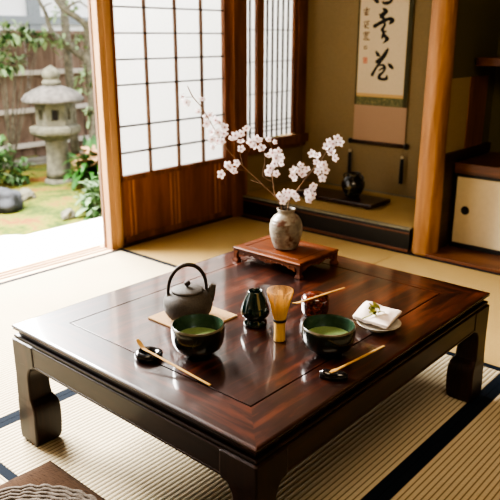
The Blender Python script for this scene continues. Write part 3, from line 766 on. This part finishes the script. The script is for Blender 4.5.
# ------------------------------------------------------------------ scroll alcove contents
YS = YB-.012
def sc(px, py, y=YS): return on_y(px, py, y)
x0, x1 = sc(353,140).x, sc(404.5,143).x
zb = sc(380,143).z
hs = thing('hanging_scroll', 'tall hanging scroll with brushed black calligraphy on the alcove wall', 'scroll', ((x0+x1)/2, YS, zb))
ox, oz = (x0+x1)/2, zb
W2 = (x1-x0)/2; ZTOP = 1.95-oz
pz0 = sc(380,95).z-oz; gz0 = sc(380,97).z-oz; gz1 = sc(380,106).z-oz
px0, px1 = -W2+.012, W2-.030
obj('silk_mount', B().box(-W2, W2, -.001, .001, 0, ZTOP), M['scroll_silk'], hs)
for xa_, xb2 in ((W2-.028, W2), (-W2, -W2+.010)): obj('side_edge', B().box(xa_, xb2, -.003, -.001, gz1, ZTOP-.1), M['scroll_side'], hs)
for za_, zb2 in ((gz1, gz0), (ZTOP-.28, ZTOP-.2)): obj('brocade_band', B().box(-W2, W2, -.0026, -.001, za_, zb2), M['scroll_green'], hs)
obj('gold_strip', B().box(px0, px1, -.003, -.001, gz0-.002, pz0+.006), M['scroll_gold'], hs)
obj('writing_paper', B().box(px0, px1, -.0028, -.001, pz0, ZTOP-.28), M['scroll_paper'], hs)
obj('roller', B().tube([Vector((-W2-.012,-.008,-.004)), Vector((W2+.012,-.008,-.004))], .0105, 16), M['darkwood_x'], hs)
obj('top_rod', B().tube([Vector((-W2,-.004,ZTOP)), Vector((W2,-.004,ZTOP))], .007, 10), M['darkwood_x'], hs)
obj('hanging_cord', B().tube([Vector((-W2*.5,-.004,ZTOP)), Vector((0,-.004,ZTOP+.09)), Vector((W2*.5,-.004,ZTOP))], .0015, 6), M['cord'], hs)
for s in (-1, 1):
    b = B(); b.tube([Vector((s*(W2+.004),-.008,-.004)), Vector((s*(W2+.010),-.008,-.004)), Vector((s*(W2+.022),-.008,-.004)), Vector((s*(W2+.026),-.008,-.004))], [.012, .017, .0175, .012], 16)
    obj('roller_knob', b, M['black'], hs)
    xx = s*(W2+.004)-.002; zt_ = sc(350 if s < 0 else 402.5, 149 if s < 0 else 156).z-oz; zz = sc(350 if s < 0 else 402, 172 if s < 0 else 183).z-oz
    b = B(); b.tube([Vector((xx,-.02,-.012)), Vector((xx,-.02,zt_))], .0012, 5, 0)
    ts = obj('tassel', B().lathe([(.003, zt_-.012), (.0095, zt_-.017), (.011, zt_-.04), (.0125, zz+.01), (.0122, zz), (.004, zz)], 16, (xx, -.02, 0)), M['tassel'], hs)
    obj('tassel_cord', b, M['cord'], ts)
    obj('tassel_bead', B().lathe([(.002, zt_-.016), (.0075, zt_-.014), (.009, zt_-.006), (.0075, zt_+.002), (.002, zt_+.004)], 14, (xx, -.02, 0)), M['ivory'], ts)
# brush writing traced as ribbons lying on the paper
def strokes(name, S, ox_, oy_, k, mat, yoff=-.0034):
    b = B(); idx = 0
    for s_ in S:
        Q = smooth_pts(s_, 7); L = []; n = len(Q)
        pts = [(ox_-.6+a/k, oy_+c/k, w/k*1.3) for a, c, w in Q]
        left, right = [], []
        yy = yoff-.00008*idx; idx += 1
        for i, (a, c, w) in enumerate(pts):
            dx, dy = pts[min(i+1,n-1)][0]-pts[max(i-1,0)][0], pts[min(i+1,n-1)][1]-pts[max(i-1,0)][1]
            l = math.hypot(dx, dy) or 1; nx, ny = -dy/l, dx/l
            w *= .5*(1+.10*noise.noise(Vector((a*1.3, c*1.3, 5))))
            for lst, sg_ in ((left, 1), (right, -1)):
                p = sc(a+nx*w*sg_, c+ny*w*sg_); lst.append(Vector((p.x-ox, yy, p.z-oz)))
        for i in range(n-1):
            b.poly([left[i], left[i+1], right[i+1], right[i]])
        for (a, c, w) in (pts[0], pts[-1]):
            r = w*.46; ring = []
            for q_ in range(12):
                p = sc(a+r*math.cos(2*PI*q_/12), c+r*math.sin(2*PI*q_/12)); ring.append(Vector((p.x-ox, yy-.00003, p.z-oz)))
            b.poly(ring)
    return obj(name, b, mat, hs, recalc=False)
big1 = [[(160,-40,16),(180,-5,30),(195,16,24)], [(300,-70,18),(296,-40,18),(284,-14,14)], [(238,14,12),(252,26,20),(285,24,22),(312,4,18),(322,-20,8)],
        [(246,74,16),(265,90,28),(256,106,26),(236,126,28),(222,144,18)], [(214,120,12),(240,146,20),(262,168,16)],
        [(172,218,26),(202,200,22),(242,178,24),(280,160,22),(306,158,26),(320,172,28),(298,196,14)],
        [(234,186,10),(258,198,14),(246,228,16),(234,248,20),(250,264,16),(266,262,10)], [(246,262,14),(240,298,18),(232,318,12)],
        [(254,284,12),(262,304,22),(276,324,26),(262,342,16),(240,362,4)]]
strokes('brush_writing', big1, 355, 0, 8.333, M['ink'])
big2 = [[(184,14,14),(200,40,22),(216,52,8)], [(282,-8,14),(264,24,24),(240,60,26),(206,86,22),(188,102,18)], [(190,96,22),(226,82,20),(248,68,12)],
        [(226,88,18),(196,130,16),(170,170,16),(150,208,20)], [(214,130,10),(240,125,16),(256,150,18),(240,185,14),(216,206,20),(210,234,22),(240,244,18),(268,238,22),(273,212,8)],
        [(208,170,8),(238,150,12)], [(284,114,8),(300,130,24),(320,150,18)]]
strokes('brush_writing', big2, 355, 50, 8.333, M['ink'])
small = [[(82,86,7),(128,77,8)], [(106,64,8),(103,126,7)], [(86,106,7),(120,99,7)], [(92,126,6),(118,120,8)], [(94,112,5),(90,126,5)],
         [(84,188,7),(96,180,6)], [(100,182,6),(126,177,7)], [(114,186,7),(98,218,6)], [(84,216,6),(120,236,8)], [(90,200,6),(92,236,6)], [(106,206,5),(122,204,6)],
         [(80,277,7),(126,270,8)], [(96,264,7),(92,300,6)], [(112,268,6),(106,302,7)], [(78,326,7),(126,332,9)], [(86,306,6),(112,318,6)], [(84,292,5),(118,288,6)]]
for part_ in (small[0:5], small[5:11], small[11:17]): strokes('small_writing', part_, 355, 0, 8.333, M['ink_thin'])
seal = [[(80,64,6),(106,64,6)], [(80,64,6),(80,108,6)], [(106,64,6),(106,108,6)], [(80,108,6),(106,108,6)], [(86,76,7),(102,76,7)], [(93,70,6),(93,102,7)], [(86,92,7),(102,90,7)]]
strokes('red_seal', seal, 355, 50, 8.333, M['seal'])
seal2 = [[(84,384,4),(106,384,4)], [(84,384,4),(84,408,4)], [(106,384,4),(106,408,4)], [(84,408,4),(106,408,4)], [(92,390,4),(96,404,4)]]
strokes('red_seal', seal2, 355, 0, 8.333, M['ink_thin'])

tray = thing('lacquer_tray', 'flat dark brown lacquered display board on the alcove floor under the scroll', 'tray', (-1.54, 2.565, ZT))
obj('board', B().box(-.29, .29, -.11, .11, .012, .032, .004), M['lacq'], tray)
for s in (-1, 1): obj('foot', B().box(*(sorted((s*.26, s*.235))), -.095, .095, 0, .0122, .003), M['lacq'], tray)
dv = thing('alcove_jar', 'small round black jar with gold motif on the dark board under the scroll', 'jar', (on_z(352.5, 196, ZT+.032).x, on_z(352.5, 196, ZT+.032).y, ZT+.032))
obj('jar_body', B().lathe([(.034, 0), (.042, .002), (.046, .01), (.062, .035), (.072, .065), (.070, .09), (.056, .112), (.042, .122), (.040, .13), (.046, .138), (.046, .142), (.036, .142), (.033, .125), (0, .1)], 40), M['darkvase'], dv)
for s in (-1, 1):
    P = [Vector((s*(.050+.02*math.sin(PI*k/10)), 0, .135-.035*k/10)) for k in range(11)]
    obj('handle', B().tube(P, .005, 8), M['darkvase'], dv)

# ------------------------------------------------------------------ cabinet alcove
cb = thing('low_cabinet', 'low built-in cabinet with cream sliding door and round black pull, right edge', 'cabinet', (-.10, 2.475, .016))
cz = .016
obj('carcass', B().box(-.672, .9, .012, .42, 0, .385, .002), M['darkwood_x'], cb)
obj('counter_top', B().box(-.672, .9, -.012, .43, .395, .45, .003), M['counter_x'], cb)
obj('door_frame', B().box(-.672, .9, .0, .012, .0, .022, .001).box(-.672, .9, .0, .012, .378, .396, .001).box(-.672, -.662, .0, .012, .022, .378, .001), M['blackmatte'], cb)
for i, (a, c) in enumerate(((-.662, .14), (.14, .89))):
    d = obj('sliding_door', B().box(a+.004, c-.004, .003, .014, .024, .376, .001), M['fusuma'], cb)
    px_ = a+.062 if i == 0 else c-.06
    pu = B(); prof = [(.021, 0), (.0225, .002), (.0205, .004), (.016, .003), (.014, .0015), (0, .0012)]
    m_ = Matrix.Translation((px_, .003, .203)) @ Matrix.Rotation(PI/2, 4, 'X')
    tmp = B().lathe(prof, 28, cap0=False); pu.merge(tmp.bm, 0, True, m_)
    obj('door_pull', pu, M['blackmatte'], d)
sh = B(); n = 14; R_ = .16
pts = [(1.5, 2.90), (-.50, 2.90)]
outl = [(-.775, 2.905)] + [(-.715-.06*math.cos(PI/2*k/n), 2.61-.06*math.sin(PI/2*k/n)) for k in range(n+1)] + [(1.4, 2.55), (1.4, 2.905)]
rings = [[Vector((x, y, z)) for x, y in outl] for z in (.945, .952, .976, .983)]
sh.ring_surface(rings, smooth=False)
tag(obj('wall_shelf', sh, M['counter_x']), 'dark wooden shelf with rounded end high in the cabinet alcove', 'shelf')

# ------------------------------------------------------------------ cushion and round pad
CU = (-.688, -.030, .56)
cu = B(); n = 30
def cush(u, v, top):
    x = CU[0]+CU[2]*u; y = CU[1]-CU[2]*v
    e = min(u, 1-u); f = min(v, 1-v)
    prof = (1-(1-min(1, e*7))**2)**.5*(1-(1-min(1, f*7))**2)**.5
    puff = (math.sin(PI*u)*math.sin(PI*v))**.5
    wr = .0025*noise.noise(Vector((u*5, v*9, 2)))*prof
    z = .024+(.020*prof+.016*puff+wr if top else -.022*prof)
    inset = .006*math.sin(PI*u)*0
    return Vector((x, y, z))
cu.sheet(lambda u, v: cush(u, v, True), n, n); cu.sheet(lambda u, v: cush(u, v, False), n, n)
bmesh.ops.remove_doubles(cu.bm, verts=list(cu.bm.verts), dist=.0006)
tag(obj('floor_cushion', cu, M['cushion']), 'square brown linen floor cushion in the lower left corner', 'cushion')
pd = B(); pc = Vector((CU[0]+CU[2]/2, CU[1]-CU[2]/2, .055))
for i in range(19):
    r = .008+i*.0125; m = max(16, int(r*600)); ring = []
    pts = []
    for k in range(m+1):
        a = 2*PI*k/m; d = .0016*math.sin(k*PI*.5+i)
        pts.append(Vector(((r+d)*math.cos(a), (r+d)*math.sin(a), .0085+.0014*math.cos(k*PI*.5+i*2))))
    pd.tube(pts, [.0066+.0012*math.sin(k*PI*.66+i) for k in range(m+1)], 7)
o = obj('round_braided_pad', pd, M['braid'], None, tuple(pc), recalc=False)
tag(o, 'round grey braided seat pad lying on the brown cushion', 'pad')

# ------------------------------------------------------------------ garden
GZ = -.30
struct('floor_veranda', B().box(-2.80, -2.236, -3.0, 2.9, -.10, -.03, .004).box(-2.75, -2.6, -3, 2.9, GZ, -.1), M['slab'])
gr = B()
def gfn(u, v):
    x = -2.6-14*u**1.5; y = -5+16*v
    return Vector((x, y, GZ+.05*noise.noise(Vector((x*1.4, y*1.4, 0)))+.015*noise.noise(Vector((x*6, y*6, 4)))))
gr.sheet(gfn, 110, 130)
o = struct('ground', gr, M['moss'])

LP = on_z(60, 181, GZ); LS = 1/99.6
ln = thing('stone_lantern', 'tall weathered grey stone garden lantern with domed cap on the moss', 'lantern', (LP.x, LP.y, GZ), YAW+.35)
ln.scale = (.86, .86, .905)
def hexring(r, z, n=6, rot=0): return [Vector((r*math.cos(2*PI*k/n+rot), r*math.sin(2*PI*k/n+rot), z)) for k in range(n)]
obj('base', B().lathe([(.17, -.06), (.168, .01), (.155, .03), (.14, .04)], 24, wob=.06), M['stone'], ln)
obj('shaft', B().lathe([(.145, .05), (.135, .12), (.125, .28), (.125, .43), (.14, .48)], 24, wob=.03), M['stone'], ln)
obj('platform', B().ring_surface([hexring(.14, .455), hexring(.22, .50), hexring(.275, .53), hexring(.285, .56), hexring(.28, .60), hexring(.26, .615), hexring(.18, .62)], smooth=False), M['stone'], ln)
fb_ = B()                                                   # fire box with a square window on every other side
for k in range(6):
    a0, a1 = PI/3*k, PI/3*(k+1)
    P0, P1 = Vector((.205*math.cos(a0), .205*math.sin(a0), 0)), Vector((.205*math.cos(a1), .205*math.sin(a1), 0))
    def pt(u, z, inn=1.0): return P0.lerp(P1, u)*inn+Vector((0,0,z))
    z0, z1, w0, w1, u0, u1 = .61, .86, .68, .79, .30, .70
    for (ua, ub, za, zb_) in ((0, u0, z0, z1), (u1, 1, z0, z1), (u0, u1, z0, w0), (u0, u1, w1, z1)):
        fb_.poly([pt(ua, za), pt(ub, za), pt(ub, zb_), pt(ua, zb_)])
    for (A_, C_) in (((u0, w0), (u1, w0)), ((u1, w0), (u1, w1)), ((u1, w1), (u0, w1)), ((u0, w1), (u0, w0))):
        fb_.poly([pt(*A_), pt(*C_), pt(*C_, .72), pt(*A_, .72)])
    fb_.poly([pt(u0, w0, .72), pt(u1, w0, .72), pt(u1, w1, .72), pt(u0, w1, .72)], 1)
fb_.poly(hexring(.2, .61)); fb_.poly(hexring(.2, .86))
obj('fire_box', fb_, [M['stone'], M['groove']], ln)
rf = B(); rings = []
for r, z, lift in [(.19, .855, 0), (.325, .855, .006), (.345, .87, .012), (.341, .89, .012), (.30, .945, .004), (.21, .995, 0), (.13, 1.025, 0), (.09, 1.035, 0)]:
    ring = []
    for k in range(24):
        a = 2*PI*k/24; c6 = math.cos(3*a)**2
        ring.append(Vector((r*(.94+.06*c6)*math.cos(a), r*(.94+.06*c6)*math.sin(a), z+lift*c6)))
    rings.append(ring)
rf.ring_surface(rings); obj('roof', rf, M['stone_roof'], ln)
obj('finial', B().lathe([(.07, 1.02), (.10, 1.04), (.105, 1.065), (.095, 1.085), (.078, 1.095), (.085, 1.10), (.100, 1.13), (.098, 1.165), (.075, 1.20), (.04, 1.22), (.012, 1.238), (0, 1.24)], 24, wob=.03), M['stone'], ln)

FX = -6.4
fz = lambda py: on_x(20, py, FX).z
fe = thing('wooden_fence', 'weathered brown board fence with pale rails at the back of the garden', 'fence', (FX, 3.2, GZ))
bd = B(); y = -4.2; k = 0
ft = fz(34)-GZ; fbz = fz(158)-GZ
while y < 5.6:
    dx = random.uniform(-.008, .008); bd.box(-.03+dx, -.005+dx, y+.004-0, y+.176, fbz, ft+random.uniform(-.01, .01), .003); y += .18
obj('board_panel', bd, M['fence'], fe, (0, -.6, 0))
for py in (73, 111, 146):
    z = fz(py)-GZ; obj('rail', B().box(-.005, .05, -4.8, 5.2, z-.026, z+.026, .004), M['rail'], fe)
obj('cap_rail', B().box(-.05, .03, -4.8, 5.2, ft-.01, ft+.04, .004), M['fence'], fe)
for yy in (-4.0, -1.6, .35, 2.1, 4.2):
    obj('post', B().box(-.06, .0, yy-.05, yy+.05, 0, ft, .004), M['fence'], fe)
sb = B(); y = -4.8
while y < 5.4:
    w = random.uniform(.35, .6)
    for zz in (0, 1): sb.box(-.02, .10, y+.01+zz*.12, y+w-.01+zz*.12, zz*fbz*.5-.05*(1-zz), (zz+1)*fbz*.5-.01, .02)
    y += w
tag(obj('stone_footing', sb, M['stonewall'], None, (FX+.09, 3.2, GZ)), 'low grey stone footing along the bottom of the board fence', 'wall')
pole = on_x(68, 60, FX+.26)
tag(obj('garden_pole', B().lathe([(.05, 0), (.048, .6), (.045, 2.6)], 14), M['trunk'], None, (pole.x, pole.y, GZ)), 'pale upright pole before the fence, just right of the lantern cap', 'pole')

# neighbouring house
hb = thing('neighbour_house', 'white house with pale grey beams beyond the fence', 'house', (-11, 6, GZ))
obj('house_wall', B().box(-2, 0, -7, 8, 0, 2.7), M['house'], hb)
for yy in (-3.2, -1.55, .4, 2.4): obj('house_beam', B().box(0, .08, yy-.12, yy+.12, 0, 2.7), M['house_trim'], hb)
zh = on_x(20, 20, -11).z-GZ
obj('house_beam', B().box(0, .10, -7, 8, zh-.07, zh+.07), M['house_trim'], hb)

# plum tree: limbs traced in an upright plane beyond the lantern
TR = Vector((-5.72, 3.88, 0))
def tp(px, py, dep=0): return on_upright(px, py, TR, dep)
tr_base = on_z(96, 186, GZ)
tr_base = tp(97, 180); tr_base.z = GZ
tree = thing('plum_tree', 'bare pale barked garden tree with crooked limbs beside the post', 'tree', tuple(tr_base))
def limb(b, P, k=6):
    S = smooth_pts([(*(tp(a, c, d)-tr_base), r) for a, c, d, r in P], k); b.tube([Vector(s_[:3]) for s_ in S], [s_[3] for s_ in S], 9)
tk = B()
limb(tk, [(97,188,0,.085), (96,160,0,.075), (94,120,0,.065), (92,85,0,.06), (88,62,0,.06), (84,54,0,.055)])
obj('trunk', tk, M['trunk'], tree)
for P in ([(86,58,0,.05), (72,48,.05,.05), (58,38,.05,.038), (50,28,.1,.028), (46,14,.1,.022), (39,0,.1,.018), (34,-12,.1,.012)],
          [(88,60,0,.045), (87,40,0,.04), (86,26,-.05,.036), (78,18,-.1,.034), (66,10,-.1,.038), (58,2,-.1,.03), (50,-10,-.1,.02)],
          [(66,10,-.1,.022), (72,4,-.1,.014), (80,2,-.1,.010), (88,8,-.1,.007)],
          [(58,38,.05,.016), (50,33,.0,.010), (42,31,0,.006)], [(86,26,-.05,.02), (94,14,-.1,.014), (98,2,-.1,.01)],
          [(72,48,.05,.016), (76,38,.1,.01), (82,34,.1,.006)], [(50,28,.1,.012), (44,8,.05,.009), (52,3,.05,.006)]):
    b = B(); limb(b, P); obj('branch', b, M['trunk'], tree)
# leaf helpers
def leaf(b, p, d, L, W, up=Vector((0,0,1)), mi=0, curl=.3, nseg=4):
    d = d.normalized(); s_ = d.cross(up)
    if s_.length < .01: s_ = Vector((1,0,0))
    s_.normalize(); nrm = s_.cross(d)
    rows = []
    for i in range(nseg+1):
        u = i/nseg; w = W*math.sin(PI*min(.97, .06+.91*u))**.8
        c = p+d*L*u-Vector((0,0,1))*curl*L*u*u+nrm*.0
        rows.append([c-s_*w+nrm*w*.25, c, c+s_*w+nrm*w*.25])
    V = [[b.bm.verts.new(q) for q in r] for r in rows]
    for i in range(nseg):
        for j in range(2):
            f = b.bm.faces.new((V[i][j], V[i+1][j], V[i+1][j+1], V[i][j+1])); f.material_index = mi; f.smooth = True
rl = random.Random(11)
def rdir(zb=0.2):
    while True:
        v = Vector((rl.uniform(-1,1), rl.uniform(-1,1), rl.uniform(-1,1)))
        if .05 < v.length < 1: v.normalize(); v.z += zb; return v.normalized()
tl = B()
for (px, py, s_, n_) in ((60,46,.13,26), (80,40,.12,20), (58,14,.12,22), (84,72,.12,22), (80,90,.1,16), (94,84,.12,20), (74,6,.15,20), (90,112,.12,22)):
    c = tp(px, py, -.05)-tr_base
    for _ in range(n_): leaf(tl, c+rdir(0)*s_*rl.random(), rdir(), rl.uniform(.05,.09), rl.uniform(.015,.025))
obj('foliage', tl, M['leaf_pale'], tree, recalc=False)

def shrub(name, label, base, clusters, mats, L, W, strap=False, group=None):
    t = thing(name, label, 'shrub', tuple(base), 0, group)
    st = B(); fo = B()
    for (c, r, n_) in clusters:
        c = Vector(c)
        for k in range(1):
            e = c+rdir(.4)*r*.6; st.tube([Vector((rl.uniform(-.03,.03), rl.uniform(-.03,.03), 0)), (c*.5)+Vector((0,0,.02)), e], [.008, .006, .003], 6)
        for _ in range(n_):
            d = rdir(.25); leaf(fo, c+d*r*rl.uniform(.3, 1), (d+rdir(0)*.7), rl.uniform(.7,1.25)*L, rl.uniform(.7,1.2)*W, mi=0 if rl.random() < .75 else len(mats)-1)
    obj('stems', st, M['trunk'], t); obj('foliage', fo, mats, t, recalc=False)
    return t
# strap leaved plant beside the lantern
sb_ = on_z(93, 184, GZ); sb_.z = GZ-.01
t = thing('strap_leaf_plant', 'lush green plant with long strap leaves and blush tips beside the lantern', 'plant', tuple(sb_))
fo = B()
for k in range(90):
    a = rl.uniform(0, 2*PI); el = rl.uniform(.25, 1.25); d = Vector((math.cos(a)*math.cos(el), math.sin(a)*math.cos(el), math.sin(el)))+RT*.3-HF*.25
    leaf(fo, Vector((rl.uniform(-.08,.08), rl.uniform(-.08,.08), rl.uniform(.02,.22))), d, rl.uniform(.28,.46), rl.uniform(.022,.036), curl=rl.uniform(.25,.7), nseg=7)
obj('leaves', fo, M['leaf_strap'], t, recalc=False)
fo = B()
for k in range(34):
    a = rl.uniform(0, 2*PI); d = Vector((math.cos(a)*.7, math.sin(a)*.7, rl.uniform(.1,.8)))
    leaf(fo, Vector((rl.uniform(-.12,.12), rl.uniform(-.12,.12), rl.uniform(.15,.34))), d, rl.uniform(.12,.22), rl.uniform(.03,.045), curl=.5, nseg=5)
obj('blush_leaves', fo, M['leaf_blush'], t, recalc=False)
s1 = on_z(98, 214, GZ); s1.z = GZ-.02
shrub('low_shrub', 'pale silvery green shrub at the foot of the post', s1, [((0,0,.14), .15, 110), ((-.12,.1,.10), .12, 70), ((.1,-.05,.10), .12, 70), ((-.05,.2,.2), .14, 80)], [M['leaf_sil'], M['leaf_mid']], .09, .028)
s2 = on_z(12, 182, GZ); s2.z = GZ
shrub('low_shrub', 'small loose green shrub behind the grey rock at the left edge', s2, [((0,0,.12), .12, 40), ((.05,.1,.10), .11, 40), ((-.05,-.1,.2), .11, 40)], [M['leaf_mid'], M['leaf_sil']], .09, .024)
s4 = on_z(-8, 190, GZ); s4.z = GZ
shrub('low_shrub', 'green leafy shrub cut by the left frame edge level with the lantern platform', s4, [((.02,.05,.36), .14, 70), ((.0,.0,.2), .14, 50)], [M['leaf_mid'], M['leaf_pale']], .09, .026)
# big airy shrub in front of the fence, upper left
bs = on_x(10, 170, -6.05); bs.z = GZ
cl = []
for (px, py, r, n_) in ((6,33,.10,34), (16,32,.09,34), (27,36,.09,34), (36,39,.08,28), (44,38,.07,20), (2,50,.09,30), (6,63,.10,34), (17,62,.08,26), (1,66,.1,26)):
    cl.append((on_x(px, py, -5.95)-bs, r, n_))
shrub('airy_shrub', 'tall airy shrub with clusters of pale leaves before the fence, upper left', bs, cl, [M['leaf_pale'], M['leaf_mid']], .085, .026)

def rock(name, label, c, sx_, sy_, sz_, seed, mat):
    t = bmesh.new(); bmesh.ops.create_icosphere(t, subdivisions=4, radius=1)
    for v in t.verts:
        n_ = noise.noise(v.co*1.6+Vector((seed,0,0)))*.3+noise.noise(v.co*4+Vector((0,seed,0)))*.1
        v.co *= 1+n_; v.co = Vector((v.co.x*sx_, v.co.y*sy_, max(v.co.z, -.5)*sz_))
    b = B().merge(t, 0, True)
    return tag(obj(name, b, mat, None, c), label, 'rock', 'garden rocks')
c = on_z(5, 209, GZ); rock('garden_rock', 'large dark grey rock on the moss at the left edge', (c.x, c.y, GZ+.05), .14, .15, .13, 2, M['rock'])
c = on_z(26, 200, GZ); rock('garden_rock', 'small pale rock touching the large grey rock', (c.x, c.y, GZ+.03), .08, .09, .07, 9, M['stone'])
c = on_z(69, 219, GZ); rock('garden_rock', 'small white stone by the veranda edge', (c.x, c.y, GZ+.03), .05, .06, .05, 5, M['stone'])
c = on_z(14, 246, GZ+.02); rock('stepping_stone', 'flat white stepping stone beside the veranda, left edge', (c.x, c.y, GZ+.015), .26, .24, .04, 14, M['slab'])

# ------------------------------------------------------------------ light
w = bpy.data.worlds.new('sky'); scene.world = w; w.use_nodes = True
nt = w.node_tree; bg = nt.nodes['Background']
sky = nt.nodes.new('ShaderNodeTexSky'); sky.sky_type = 'HOSEK_WILKIE' if False else 'NISHITA'
sky.sun_elevation = math.radians(38); sky.sun_rotation = math.radians(200); sky.sun_disc = False; sky.dust_density = 4; sky.air_density = 1
mix = nt.nodes.new('ShaderNodeMix'); mix.data_type = 'RGBA'; mix.inputs[0].default_value = .8
mix.inputs[7].default_value = (1.0, .99, .97, 1)
sc_ = nt.nodes.new('ShaderNodeVectorMath'); sc_.operation = 'SCALE'; sc_.inputs['Scale'].default_value = .12
nt.links.new(sky.outputs[0], sc_.inputs[0]); nt.links.new(sc_.outputs[0], mix.inputs[6]); nt.links.new(mix.outputs[2], bg.inputs['Color'])
bg.inputs['Strength'].default_value = 2.0
def area(name, loc, target, size, sizey, power, color):
    l = bpy.data.lights.new(name, 'AREA'); l.shape = 'RECTANGLE'; l.size = size; l.size_y = sizey; l.energy = power; l.color = color
    o = bpy.data.objects.new(name, l); COL.objects.link(o); o.location = loc
    o.rotation_euler = (Vector(target)-Vector(loc)).to_track_quat('-Z', 'Y').to_euler(); return o
area('sky_light', (-4.4, .60, 2.83), (-1.0, .5, .3), 3.3, 2.0, 1200, (1.0, .97, .92))
area('room_fill', (.5, -.1, 2.1), (-1.2, 2.9, .6), 1.3, 1.0, 27, (1.0, .80, .56))  # added warm fill to brighten the alcoves, no actual lamp in the room

vs = scene.view_settings
vs.view_transform = 'AgX'; vs.look = 'AgX - High Contrast'; vs.exposure = 0.55
